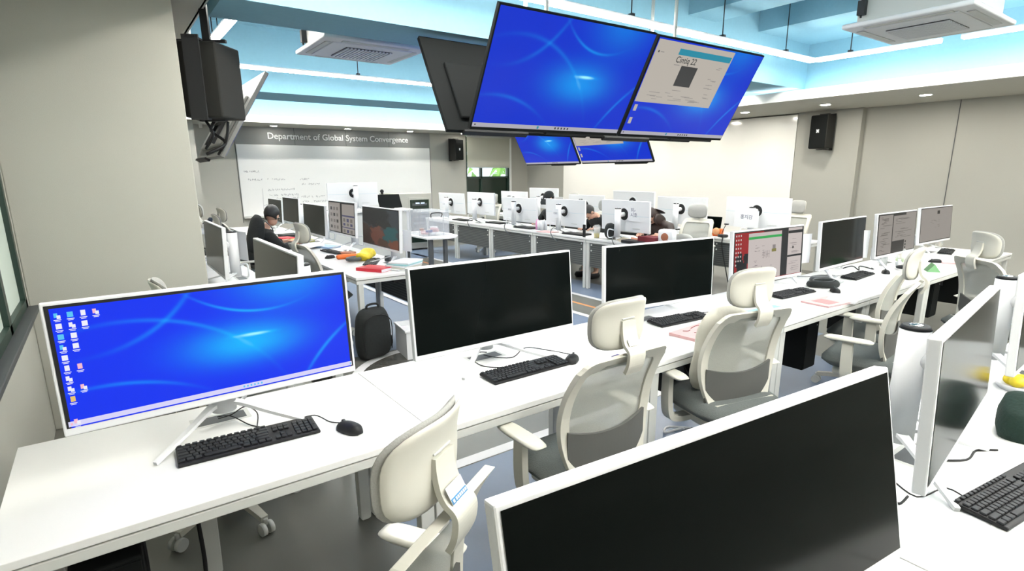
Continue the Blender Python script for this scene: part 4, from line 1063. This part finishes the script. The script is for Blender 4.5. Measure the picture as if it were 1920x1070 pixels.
tag(MB().lathe([(0, 0), (.022, 0), (.024, .05), (.012, .06), (.014, .075), (0, .078)], seg=18).out('bottle', 'white'), 'small white bottle in front of the iced green drink', 'bottle', loc=(6.03, 2.03, .7205))
t = thing('desk_calendar', 'small green triangular stand calendar at the desk edge', 'calendar', (6.03, 1.76, .7205), .5)
MB().prism([(-.05, 0), (.05, 0), (0, .07)], .14, Matrix.Translation((-.07, 0, 0)) @ Matrix(((0, 0, 1, 0), (1, 0, 0, 0), (0, 1, 0, 0), (0, 0, 0, 1)))).out('stand', mat('calendar_green', (.2, .42, .2), .5), t)
MB().box((0, -.026, .037), (.12, .001, .06), rot=Matrix.Rotation(R(-35), 4, 'X')).out('page', 'paper', t)
for x, y, l in ((5.0, 2.16, 'crumpled clear wrapper in front of the black monitor'), (4.78, 2.02, 'small pale plastic packet beside the pouch')):
    MBx = MB().mesh([(-.08, -.04, .002), (0, -.05, .018), (.09, -.03, .002), (.08, .05, .01), (0, .03, .003), (-.07, .05, .014)], [(0, 1, 4, 5), (1, 2, 3, 4)], smooth=False)
    tag(MBx.out('plastic_wrapper', 'film'), l, 'wrapper', loc=(x, y, .7215))
# right edge
t = tag(MB().mesh([(0, 0, 0), (.2, -.06, 0), (.1, -.2, 0), (-.2, -.08, .001), (-.16, .1, 0)], [(0, 1, 2, 3, 4)]).out('plastic_sheet', 'film'), 'clear plastic sheet lying under the edge-on monitor', 'sheet', loc=(1.62, .45, .7212), rz=.3)
t = thing('fruit_tray', 'small tray of yellow wrapped snacks at the right edge', 'tray', (3.0, .5, .7205), .3)
MB().lathe([(0, .002), (.07, .002), (.09, .03), (.092, .03), (.072, 0), (0, 0)], seg=20).out('tray', 'paper', t)
for i in range(5): MB().sph((.035*math.cos(i*1.3), .035*math.sin(i*1.3), .032+.004*i), (.032, .028, .024)).out('wrapped_snack', 'yellow', t)
t = thing('pouch', 'dark green fleece pouch at the right picture edge', 'pouch', (2.47, .385, .7205), .2)
MB().plate(.2, .15, lambda u, v: ((u, v, .055+.02*math.sin(u*22)), (0, 0, 1)), .1, 3, bulge=.02).out('pouch_body', 'dkgreen', t)
# computers slung under the desks
def make_pc(label, loc):
    t = thing('computer_tower', label, 'computer', loc, 0, 'black computers slung under the desks')
    MB().box((0, 0, 0), (.17, .42, .36), .006).out('case', 'tvback', t)
    MB().box((0, -.213, 0), (.16, .006, .34), .003).box((.05, -.217, .14), (.006, .003, .006), mi=1).out('front_panel', ['tvback', 'paper'], t)
    MB().box((0, 0, .19), (.12, .2, .02)).box((.09, 0, .1), (.006, .06, .2)).box((-.09, 0, .1), (.006, .06, .2)).out('sling', 'blackm', t)
    return t
pc = make_pc('black computer under the left end of the first desk', (-.13, 1.92, .40))
for x, l in ((2.86, 'black computer under the desk with the pale bag chair'), (3.98, 'black computer under the desk with the pink printed booklet'), (5.25, 'black computer behind the chair seen from the side'), (6.4, 'black computer under the desk with the iced green drink'), (7.3, 'black computer under the far end of the near row')):
    dup(pc, (x, 2.02, .40), 0, l)
# pale folded bag behind the third chair's back
t = thing('folded_bag', 'pale folded fabric bag propped on the chair seat behind its backrest', 'bag', (2.47, 1.57, .52), R(-14))
MB().plate(.31, .45, lambda u, v: ((u-.05, -.05+.05*math.cos(u*6)*(.5-v)*.4-.14*v+.006*math.sin(v*30+u*9), .23+v), (0, 1, 0)), .055, 4, bulge=.012).out('bag_body', 'creamw', t)
MB().tube([(-.12, .05, .02), (-.15, .09, .12), (-.05, .11, .16), (.06, .09, .05)], .006, 6).out('strap', 'black', t)
# backpack and white crate on the floor
t = thing('backpack', 'black backpack standing on the floor behind the gap between two monitors', 'backpack', (1.79, 4.54, 0), .12)
MB().plate(.32, .47, lambda u, v: ((u*(1-.12*max(0, v)/.23), .02-.03*v, .237+v), (0, -1, 0)), .17, 5, bulge=.012, rim=.3).out('bag_body', 'cloth', t)
MB().tube([(-.13, -.075, .09), (-.13, -.08, .35), (0, -.078, .42), (.13, -.08, .35), (.13, -.075, .09)], .004, 6).out('front_zip', 'black', t)
MB().tube([(-.06, .0, .455), (-.045, .0, .5), (.045, 0, .5), (.06, 0, .455)], .01, 8).out('top_handle', 'black', t)
MB().tube([(.15, .09, .2), (.22, .12, .16), (.23, .1, .08), (.15, .07, .03)], .014, 8).out('shoulder_strap', 'black', t)
t = thing('storage_crate', 'white plastic crate with small snack packets behind the backpack', 'crate', (2.28, 4.46, 0), -.15)
mb = MB(); w_, d_, h_ = .5, .34, .26
for sx in (-1, 1): mb.box((sx*w_/2, 0, h_/2), (.012, d_, h_)); mb.box((0, sx*d_/2, h_/2), (w_+.012, .012, h_))
mb.box((0, 0, .006), (w_, d_, .012)); mb.out('crate_body', 'white', t)
MB().box((0, -d_/2-.006, h_), (w_+.04, .02, .02), .004).box((0, d_/2+.006, h_), (w_+.04, .02, .02), .004).box((w_/2+.006, 0, h_), (.02, d_+.03, .02), .004).box((-w_/2-.006, 0, h_), (.02, d_+.03, .02), .004).out('rim', 'white', t)
rr = random.Random(2)
MB().box((0, 0, .17), (w_-.02, d_-.02, .12), .02).out('packing', 'paper', t)
for i in range(14):
    o = MB().sph((0, 0, 0), (.035, .022, .014), 10, 6).out('snack_packet', rr.choice(['cream', 'mbrown', 'paper', 'pinkcov'])); 
    tag(o, 'small snack packet in the white crate', 'snack', 'snack packets in the white crate', loc=(2.28+rr.uniform(-.18, .12), 4.46+rr.uniform(-.10, .10), .245+rr.uniform(0, .02)), rz=rr.uniform(0, 3))

# ------------------------------------------------------------------ side table, storage box, rack, teacher desk
t = thing('side_table', 'oval-ended white side table on dark grey legs', 'table', (3.93, 7.5, 0), 0)
poly = [(-.28, -.45), (.0, -.56), (.18, -.5), (.29, -.35), (.33, 0), (.29, .35), (.18, .52), (-.28, .6)]
MB().prism(poly, .024, Matrix.Translation((0, 0, .696)), bev=.004).out('tabletop', 'desk', t)
for x, y in ((-.2, .35), (-.19, -.38), (.02, -.44), (.18, .3)):
    MB().box((x, y, .348), (.055, .055, .696), .006).out('leg', 'dgrey', t)
t = thing('storage_box', 'clear plastic storage box with a black handle on the side table', 'box', (3.92, 7.52, .721), -.05)
mb = MB(); w_, d_, h_ = .44, .58, .33
for sx in (-1, 1): mb.box((sx*w_/2*.96, 0, h_/2), (.006, d_, h_)); mb.box((0, sx*d_/2*.98, h_/2), (w_*.96, .006, h_))
for k in (-1, 1): mb.box((-w_/2*.98, k*.17, h_/2), (.012, .012, h_)); mb.box((k*.12, -d_/2*.99, h_/2), (.012, .012, h_))
mb.box((0, 0, .004), (w_*.95, d_*.97, .008)); mb.out('box_body', 'clear', t)
MB().box((0, 0, h_+.012), (w_+.05, d_+.05, .03), .01).box((0, 0, h_+.03), (w_-.06, d_-.06, .012), .005).out('lid', 'clear', t)
MB().tube([(-.08, -d_/2-.01, h_-.06), (-.08, -d_/2-.03, h_+.0), (.08, -d_/2-.03, h_+.0), (.08, -d_/2-.01, h_-.06)], .007, 8, sub=3).out('handle', 'black', t)
rr = random.Random(8)
for i in range(12):
    o = MB().box((0, 0, 0), (.1, .07, .03), .006).out('snack_pack', rr.choice(['pinkcov', 'paper', 'navyb', 'cream', 'mbrown', 'teal']))
    tag(o, 'small coloured pack inside the clear storage box', 'pack', 'packs inside the clear storage box', loc=(3.92+rr.uniform(-.13, .13), 7.52+rr.uniform(-.2, .2), .75+.032*(i//5)), rz=rr.uniform(0, 3))
t = thing('equipment_rack', 'grey equipment rack with a dark glass door against the whiteboard wall', 'cabinet', (5.32, 11.2, 0))
MB().box((0, 0, .62), (.84, .8, 1.16), .006).out('cabinet_body', 'wallp', t)
d = MB().box((.13, -.405, .62), (.5, .012, 1.0), .003, mi=0).box((.13, -.412, .62), (.44, .006, .9), mi=1).out('door', ['wallp', 'dglass'], t)
for i in range(6): MB().box((.13, -.417, .32+i*.13), (.34, .006, .05), .002).out('rack_unit', 'dgrey', d)
MB().box((.08, -.419, 1.0), (.09, .004, .03)).box((.2, -.419, 1.0), (.09, .004, .03)).out('lit_panel', paint_emit('rack_light', (.7, .8, 1.0), 1.2), d)
for sx in (-.35, .35):
    for sy in (-.32, .32): MB().cyl((sx, sy, 0), (sx, sy, .045), .03, seg=12).out('foot', 'black', t)
t = thing('teacher_desk', 'tall white teacher desk in front of the whiteboard', 'desk', (3.75, 9.75, 0))
MB().box((0, 0, .965), (1.75, .6, .03), .004).out('desktop', 'desk', t)
MB().box((0, -.24, .48), (1.6, .03, .93)).box((-.8, 0, .48), (.03, .5, .95)).box((.8, 0, .48), (.03, .5, .95)).out('body', 'steel', t)
t = thing('pen_display', 'black pen display tilted on the teacher desk', 'display', (4.28, 9.68, .98))
MB().box((0, 0, .14), (.44, .02, .27), .005, rot=Matrix.Rotation(R(-28), 4, 'X')).out('screen_body', 'tvback', t)
MB().box((0, .1, .08), (.24, .12, .16), .02).out('stand', 'blackm', t)
t = thing('webcam', 'small black webcam clipped on top of the pen display', 'camera', (4.16, 9.72, 1.255))
MB().sph((0, 0, .045), .035).out('camera_head', 'black', t)
MB().box((0, 0, .005), (.03, .05, .03), .004).out('clip', 'black', t)
# ------------------------------------------------------------------ left cluster clutter
book('red and white book at the corner of the left cluster desk', (2.02, 4.98, .7205), .5, .2, .3, .03, 'red')
tag(MB().box((0, 0, .025), (.24, .075, .05), .022, seg=4).out('case', 'orange'), 'orange zipped case on the left cluster desk', 'case', loc=(2.07, 5.86, .7205), rz=-.2)
for i in range(5):
    o = MB().box((0, 0, 0), (.3, .22, .014), .002).out('paper_stack', ['paper', 'creamw', 'paper', 'teal', 'paper'][i])
    tag(o, ['bottom folder', 'second folder', 'middle bundle', 'teal-edged folder', 'top sheets'][i]+' of the paper pile at the end of the left cluster desk', 'papers', 'paper pile', loc=(2.27+.01*i, 4.92, .728+.0145*i), rz=.3+.08*i)
tag(MB().plate(.24, .16, lambda u, v: ((u, v, .05+.02*math.sin(u*30)), (0, 0, 1)), .07, 3, bulge=.02).out('bundle', 'yellow'), 'yellow-wrapped bundle below the lake picture monitor', 'bundle', loc=(2.2, 5.66, .7205), rz=.6)
tag(MB().tube([(.07*math.cos(a), .06*math.sin(a), .03) for a in [1.7*PI*k/10 for k in range(11)]], .02, 8).out('earmuff', 'dgrey'), 'dark headset beside the yellow bundle', 'headset', loc=(2.05, 5.62, .7205), rz=.4)
tag(MB().box((0, 0, .03), (.09, .07, .06), .012).out('pencil_case', 'dgrey'), 'small dark grey pouch under the lake picture monitor', 'pouch', loc=(2.36, 5.42, .7205), rz=.4)
tag(MB().mesh([(-.2, -.14, .004), (.0, -.16, .03), (.2, -.12, .004), (.22, .12, .02), (0, .15, .05), (-.2, .14, .01)], [(0, 1, 4, 5), (1, 2, 3, 4)]).out('drawing_sheets', 'paper'), 'crumpled white sheets beside the ivory chair headrest', 'paper', loc=(2.05, 7.05, .722), rz=.2)
tag(MB().box((0, 0, .02), (.22, .3, .04), .01).out('patterned_box', mat('patterned_wrap', (.55, .52, .2), .6, noise=.5, nscale=30)), 'yellow-green patterned box in front of the hooded person', 'box', loc=(2.12, 7.75, .7205), rz=.3)
tag(MB().box((0, 0, .02), (.18, .22, .04), .008).out('red_case', 'red'), 'red case on the desk before the hooded person', 'case', loc=(2.0, 8.1, .7205), rz=.2)
tag(MB().box((0, 0, .02), (.24, .26, .04), .008).out('black_case', 'black'), 'black case behind the red case of the hooded person', 'case', loc=(2.15, 8.5, .7205), rz=.1)
tag(MB().box((0, 0, .01), (.2, .28, .02), .003).out('blue_folder', mat('pale_blue_folder', (.35, .5, .7), .5)), 'pale blue folder under the dark monitor of the left cluster', 'folder', loc=(2.2, 6.95, .7205), rz=.4)
tag(MB().box((0, 0, .012), (.12, .16, .024), .01).out('brown_pouch', 'mbrown'), 'small brown pouch near the product picture monitor', 'pouch', loc=(2.2, 6.22, .7205), rz=.7)
for i, (x, y) in enumerate(((2.0, 9.0), (2.1, 9.6), (1.95, 9.4))):
    tag(MB().mesh([(-.16, -.1, .003), (.0, -.12, .025), (.15, -.1, .003), (.16, .1, .015), (0, .12, .03), (-.15, .1, .006)], [(0, 1, 4, 5), (1, 2, 3, 4)]).out('loose_paper', 'paper'),
        ['loose white sheets below the brownish dark monitor', 'loose sheets at the whiteboard end of the left cluster', 'curled sheet at the far left desk edge'][i], 'paper', loc=(x, y, .722+.0*i), rz=i)
# ------------------------------------------------------------------ middle and rear row clutter
tag(MB().prism([(-.14, -.1), (.14, -.1), (.1, .1), (-.1, .1)], .1, bev=.006).out('red_box', 'maroon'), 'dark red box on the desk below the taped sheet', 'box', loc=(5.56, 4.62, .7205), rz=-PI/2)
tag(MB().box((0, 0, .02), (.16, .34, .04), .008).out('black_tray', 'black'), 'black tray left of the dark red box', 'tray', loc=(5.46, 4.80, .7205), rz=0)
t = thing('tote', 'cream drinks carrier with a brown print beside the dark red box', 'bag', (5.62, 4.42, .7205), -PI/2+.2)
MB().box((0, 0, .1), (.2, .14, .2), .03, seg=3).out('bag_body', 'paper', t)
MB().sph((0, -.071, .11), (.05, .004, .05)).sph((.03, -.071, .06), (.03, .004, .02)).out('print', 'mbrown', t)
tag(MB().box((0, 0, .09), (.012, .05, .18), .004).out('standing_phone', 'black'), 'black phone-like card standing at the desk edge under the black cap row', 'phone', loc=(5.44, 5.72, .7205), rz=.1)
cup('clear cup with a yellow drink on the middle row', (5.52, 5.55, .7205), .036, .052, .15, 'yellow', .45)
t = thing('shopping_bag', 'crumpled black bag beside the yellow drink', 'bag', (5.6, 5.36, .7205), .3)
MB().plate(.26, .22, lambda u, v: ((u*.9, .02*math.sin(u*20), .11+v), (0, -1, 0)), .14, 2.6, bulge=.03).out('bag_body', 'cloth', t)
for x, y, n, l in ((5.6, 5.2, 4, 'white crumpled packet by the black bag'), (5.52, 5.02, 6, 'beige food wrapper under the taped-sheet monitor'), (5.6, 4.92, 7, 'brown wrapper under the taped-sheet monitor')):
    tag(MB().mesh([(-.1, -.05, .003), (0, -.06, .04), (.1, -.05, .003), (.09, .06, .03), (0, .05, .06), (-.1, .06, .02)], [(0, 1, 4, 5), (1, 2, 3, 4)]).out('wrapper', {4: 'paper', 6: 'cream', 7: 'mbrown'}[n]), l, 'wrapper', loc=(x, y, .722), rz=n)
tag(MB().lathe([(0, 0), (.03, 0), (.032, .11), (.02, .14), (.02, .16), (0, .162)], seg=16).out('pink_bottle', 'pink'), 'pink bottle in front of the person in the black cap', 'bottle', loc=(5.62, 7.0, .7205))
for i in range(4):
    tag(MB().lathe([(0, 0), (.026, 0), (.034, .15), (.032, .15), (.024, .004), (0, .004)], seg=16).out('paper_cup', 'paper'), 'white paper cup in the cluster before the black cap person', 'cup', 'white paper cups', loc=(5.60+.07*(i % 2), 6.93-.07*(i//2), .7205))
for y, x, l in ((7.3, 5.62, 'long black tablet below the monitor left of the black cap'), (9.3, 5.6, 'flat black tablet on the desk behind the side table'), (6.05, 5.6, 'black tablet with pink edge right of the standing phone'), (8.35, 5.75, 'black folded case before the dark window monitor')):
    tag(MB().box((0, 0, .012), (.2, .42, .024), .004).out('drawing_tablet', 'black'), l, 'tablet', loc=(x, y, .7205), rz=.05)
tag(MB().box((0, 0, .004), (.2, .3, .008), .002).out('folder', 'pinkcov'), 'pale pink folder under the cups at the middle row', 'folder', loc=(5.5, 6.6, .7205), rz=.1)
t = thing('laptop', 'black laptop open on the rear row', 'laptop', (7.22, 4.98, .7205), -PI/2+.15)
MB().box((0, 0, .008), (.34, .24, .016), .003).out('base', 'black', t)
MB().box((0, .13, .125), (.34, .008, .23), .003, rot=Matrix.Rotation(R(-12), 4, 'X')).out('lid', 'off', t)
t = thing('flower_box', 'orange paper flower box by the tagged monitor', 'box', (7.05, 4.66, .7205), .2)
MB().box((0, 0, .05), (.12, .12, .1), .01).out('box_body', 'orange', t)
MB().sph((-.07, 0, .07), (.03, .05, .05)).out('flower', mat('peach', (.8, .4, .2), .6), t)
t = thing('clip_lamp', 'tiny black clip lamp sticking up in front of the tagged monitor', 'lamp', (6.98, 4.56, .7205))
MB().tube([(0, 0, 0), (0, -.02, .08), (0, -.06, .17)], .005, 6).out('stem', 'blackm', t)
MB().box((0, -.07, .18), (.03, .06, .015), .004).out('head', 'black', t)
tag(MB().plate(.1, .15, lambda u, v: ((u, v, .022), (0, 0, 1)), .04, 2.6).out('power_adapter', 'black'), 'black oval power adapter at the desk corner by the laptop', 'adapter', loc=(6.93, 4.5, .7205))
for x, y, l, m_ in ((7.1, 4.3, 'grey papers under the tagged monitor', 'steel'), (7.0, 5.2, 'white adapter clutter beside the laptop', 'white'), (7.15, 5.55, 'black keyboard edge under the rear monitor left of the laptop', 'black'), (7.0, 3.98, 'black and white notes below the tagged monitor', 'dgrey')):
    tag(MB().box((0, 0, .015), (.16, .26, .03), .004).out('desk_clutter', m_), l, 'clutter', loc=(x, y, .7205), rz=.2)
tag(MB().lathe([(0, 0), (.1, .01), (.14, .05), (.136, .05), (.09, .016), (0, .01)], seg=20).out('bowl', 'black'), 'black bowl on the rear row before the dark window', 'bowl', loc=(7.05, 8.3, .7205))
tag(MB().plate(.3, .26, lambda u, v: ((0*u+.0, u, .13+v), (-1, 0, 0)), .08, 3).out('grey_cushion', 'cushion'), 'grey square cushion on the chair behind the cream bag', 'cushion', loc=(6.2, 4.6, .55))

# ------------------------------------------------------------------ people
def skin_geo(nodes, edges, root=0, sub=1):
    """nodes: list of (x,y,z,r); one continuous skin"""
    me = bpy.data.meshes.new('sk'); me.from_pydata([n[:3] for n in nodes], edges, [])
    o = bpy.data.objects.new('sk', me); C.objects.link(o)
    o.modifiers.new('s', 'SKIN'); ss = o.modifiers.new('u', 'SUBSURF'); ss.levels = sub; ss.render_levels = sub
    for i, n in enumerate(nodes):
        d = me.skin_vertices[0].data[i]; r = n[3]; d.radius = r if isinstance(r, tuple) else (r, r); d.use_root = (i == root)
    dg = bpy.context.evaluated_depsgraph_get(); m2 = bpy.data.meshes.new_from_object(o.evaluated_get(dg))
    g = ([tuple(v.co) for v in m2.vertices], [tuple(p.vertices) for p in m2.polygons])
    bpy.data.objects.remove(o); bpy.data.meshes.remove(me); bpy.data.meshes.remove(m2)
    return g
def person(label, loc, rz, lean=.35, head_pitch=.4, head_yaw=0.0, top='cloth', legs='dgrey', hair='hair', hairlen=.0, hands=((-.16, .46, .77), (.16, .46, .77)), cap=False, hood=False, glasses=False):
    t = thing('person', label, 'person', loc, rz)
    L = lean; hip = Vector((0, 0, .54)); d = Vector((0, math.sin(L), math.cos(L))); f = Vector((0, math.cos(L), -math.sin(L)))
    P = lambda s, x=0, y=0: hip+d*s+f*y+Vector((x, 0, 0))
    sh = .42; nk = P(.50); hd = Vector((0, math.sin(L+head_pitch*.6), math.cos(L+head_pitch*.6)))
    hc = nk+hd*.13
    body = [(*P(0), (.13, .10)), (*P(.14), (.115, .09)), (*P(.30), (.14, .10)), (*P(.40), (.12, .09)), (*P(.47), .055), (*nk, .05), (*(nk+hd*.06), .055)]
    E = [(i, i+1) for i in range(6)]
    jn = {}
    for s, sx in (('l', -1), ('r', 1)):
        S = P(sh-.02, sx*.17); H = Vector(hands[0 if sx < 0 else 1]); mid = (S+H)/2; el = mid+Vector((sx*.10, -.06, -.09))
        i = len(body); body += [(*S, .055), (*el, .042), (*(H*.9+el*.1), .028), (*(H+(H-el).normalized()*.06), (.036, .018))]
        E += [(3, i), (i, i+1), (i+1, i+2), (i+2, i+3)]; jn[s] = (S, el, H)
        Kn = Vector((sx*.13, .42, .52)); An = Vector((sx*.13, .36, .09)); j = len(body)
        body += [(sx*.10, .08, .52, .085), (*Kn, .062), (*An, .042), (sx*.14, .50, .04, .04)]
        E += [(0, j), (j, j+1), (j+1, j+2), (j+2, j+3)]; jn[s+'g'] = (Kn, An)
    v, fc = skin_geo(body, E)
    mb = MB(); mb.mesh(v, fc, None, 0, True)
    # head grows out of the neck: skull, jaw, nose, ears, eyes and lips
    TH_ = Matrix.Translation(hc) @ Matrix.Rotation(head_yaw, 4, 'Z') @ Matrix.Rotation(-(L*.55+head_pitch), 4, 'X')
    mb.sph((0, -.01, .05), (.074, .092, .098), 20, 14, 0, TH_); mb.sph((0, .03, -.015), (.056, .062, .072), 18, 12, 0, TH_)
    mb.sph((0, .093, .015), (.013, .02, .022), 10, 8, 0, TH_)
    for sx in (-1, 1):
        mb.sph((sx*.076, -.01, .02), (.01, .022, .032), 10, 8, 0, TH_); mb.sph((sx*.03, .078, .04), (.013, .008, .007), 8, 6, 1, TH_)
        mb.box((sx*.03, .082, .058), (.03, .006, .005), mi=1, T=TH_)
    mb.sph((0, .086, -.03), (.022, .008, .006), 10, 6, 2, TH_)
    for s, sx in (('l', -1), ('r', 1)):
        S, el, H = jn[s]; fd = (H-el).normalized(); fd.z = min(fd.z, -.05); fd.normalize(); sd = fd.cross(Vector((0, 0, 1))).normalized(); dn = Vector((0, 0, -1))
        B0 = H+fd*.075
        for q, (off, ln) in enumerate(((-.028, .066), (-.010, .076), (.009, .072), (.026, .056))):
            a = B0+sd*off; mb.tube([a-fd*.02, a+fd*ln*.4+dn*.002, a+fd*ln*.75+dn*.014, a+fd*ln*.92+dn*.026], [.0095, .009, .008, .007], 8, sub=2)
        a = H+fd*.02-sd*sx*.03; mb.tube([a, a-sd*sx*.022+fd*.025, a-sd*sx*.028+fd*.055+dn*.008], [.011, .01, .008], 8, sub=2)
    mb.out('body', ['skin', 'hair', 'pinkcov'], t)
    # clothes
    g = .016
    nodes = [(*P(.0), (.15+g, .12+g)), (*P(.14), (.13+g, .10+g)), (*P(.30), (.155+g, .115+g)), (*P(.40), (.135+g, .10+g)), (*P(.475), .068)]
    E = [(i, i+1) for i in range(4)]
    for s in 'lr':
        S, el, H = jn[s]; i = len(nodes); nodes += [(*S, .055+g), (*el, .046+g), (*(H*.88+el*.12), .034+g*.6)]; E += [(3, i), (i, i+1), (i+1, i+2)]
    v, fc = skin_geo(nodes, E); MB().mesh(v, fc, None, 0, True).out('jacket', top, t)
    nodes = [(0, 0, .53, (.15, .12))]; E = []
    for s, sx in (('lg', -1), ('rg', 1)):
        K_, A_ = jn[s]; i = len(nodes); nodes += [(sx*.10, .09, .52, .10), (*K_, .075), (*(A_+Vector((0, 0, .04))), .058)]; E += [(0, i), (i, i+1), (i+1, i+2)]
    v, fc = skin_geo(nodes, E); MB().mesh(v, fc, None, 0, True).out('trousers', legs, t)
    for s, sx in (('lg', -1), ('rg', 1)):
        K_, A_ = jn[s]; MB().plate(.10, .27, lambda u, v: ((A_.x+u, A_.y+.07+v, .045), (0, 0, 1)), .085, 2.6).out('shoe', 'black', t)
    # hair: cap over the skull, open at the face
    b = bmesh.new(); bmesh.ops.create_uvsphere(b, u_segments=24, v_segments=16, radius=1)
    dl = [v for v in b.verts if (v.co.y > .4 and v.co.z < .35+.25*(v.co.y-.35)) or v.co.z < -.8-hairlen]
    bmesh.ops.delete(b, geom=dl, context='VERTS')
    for v in b.verts:
        k = 1+.02*math.sin(v.co.x*19+v.co.z*13); lo = min(0, v.co.z)
        v.co = Vector((v.co.x*.087*k, -.015+v.co.y*.104*k, .052+v.co.z*.112*k+lo*hairlen))
    mb = MB(); mb.add(b, TH_, 0, True); mb.out('hair', hair, t).modifiers.new('th', 'SOLIDIFY').thickness = .008
    if hairlen > .1:
        for sx in (-1, 1): MB().plate(.16, .34, lambda u, v: (TH_ @ Vector((sx*.075+.3*sx*u*0, .02+u, -.10+v)), (sx, 0, 0)), .05, 2.4).out('hair_strand', hair, t)
        MB().plate(.2, .3, lambda u, v: (TH_ @ Vector((u, -.10-.03*v, -.10+v)), (0, -1, 0)), .05, 2.6).out('long_hair', hair, t)
    if cap:
        k = MB(); b = bmesh.new(); bmesh.ops.create_uvsphere(b, u_segments=24, v_segments=14, radius=1); bmesh.ops.delete(b, geom=[v for v in b.verts if v.co.z < .02], context='VERTS')
        for v in b.verts: v.co = Vector((v.co.x*.096, -.012+v.co.y*.114, .07+v.co.z*.098))
        k.add(b, TH_, 0, True)
        k.band([TH_ @ Vector((0, y, z)) for y, z in ((.08, .078), (.12, .076), (.16, .066), (.19, .052))], TH_.to_3x3() @ Vector((1, 0, 0)), [.17, .17, .15, .1], .006)
        k.sph((0, .098, .11), (.018, .012, .012), 8, 6, 1, TH_); k.out('baseball_cap', ['cloth', 'paper'], t)
    if hood:
        k = MB(); k.plate(.44, .46, lambda u, v: (Vector(P(.34, 0, -.10))+Vector((u*(1-.25*max(0, v)/.19), .0+.9*u*u+v*.25, v+.03)), (0, -1, 0)), .06, 3, bulge=.02)
        k.out('hood', top, t); MB().tube([P(.50, -.14, .02), P(.56, -.06, -.07), P(.56, .06, -.07), P(.50, .14, .02), P(.40, .17, .05)], .006, 6).out('hood_edge', 'dgrey', t)
    if glasses:
        k = MB()
        for sx in (-1, 1): k.tube([TH_ @ Vector((sx*.032+.024*math.cos(a), .092, .038+.02*math.sin(a))) for a in [2*PI*i/10 for i in range(10)]], .0025, 6, closed=True, sub=1); k.tube([TH_ @ Vector((sx*.056, .09, .04)), TH_ @ Vector((sx*.08, .0, .04))], .0025, 6)
        k.out('glasses', 'chrome', t)
    return t
person('person in a black hooded jacket leaning over the desk by the brownish monitor', (1.36, 7.15, 0), -PI/2+.15, .42, .35, .75, 'cloth', hood=True, glasses=True, hands=((-.30, .55, .775), (.06, .52, .775)))
person('person in a black baseball cap and black top, looking down behind the white monitors', (6.42, 7.48, 0), PI/2+.15, .22, .45, .15, 'cloth', cap=True, hands=((-.16, .36, .78), (.16, .36, .78)))
person('person with short black hair hunched low behind the white monitors', (6.45, 6.24, 0), PI/2, .55, 1.15, -.35, 'cloth', hands=((-.16, .42, .78), (.16, .42, .78)))
person('person with long dark brown hair bending forward beside the taped-sheet monitor', (6.42, 5.03, 0), PI/2, .55, 1.0, .2, 'brown', hair='brown', hairlen=.2, hands=((-.16, .42, .78), (.16, .42, .78)))
# navy jacket over a chair
MB().plate(.5, .52, lambda u, v: ((u*(1-.3*(v+.26)), -.28-.10*(v) - .5*u*u*(-1), .80+v), (0, -1, 0)), .07, 3, bulge=.02).out('jk', 'navy', None)
j = bpy.data.objects['jk']; j.name = 'denim_jacket'; tag(j, 'navy jacket hanging over the back of an ivory chair', 'jacket', loc=(1.45, 8.45, 0), rz=R(-80))
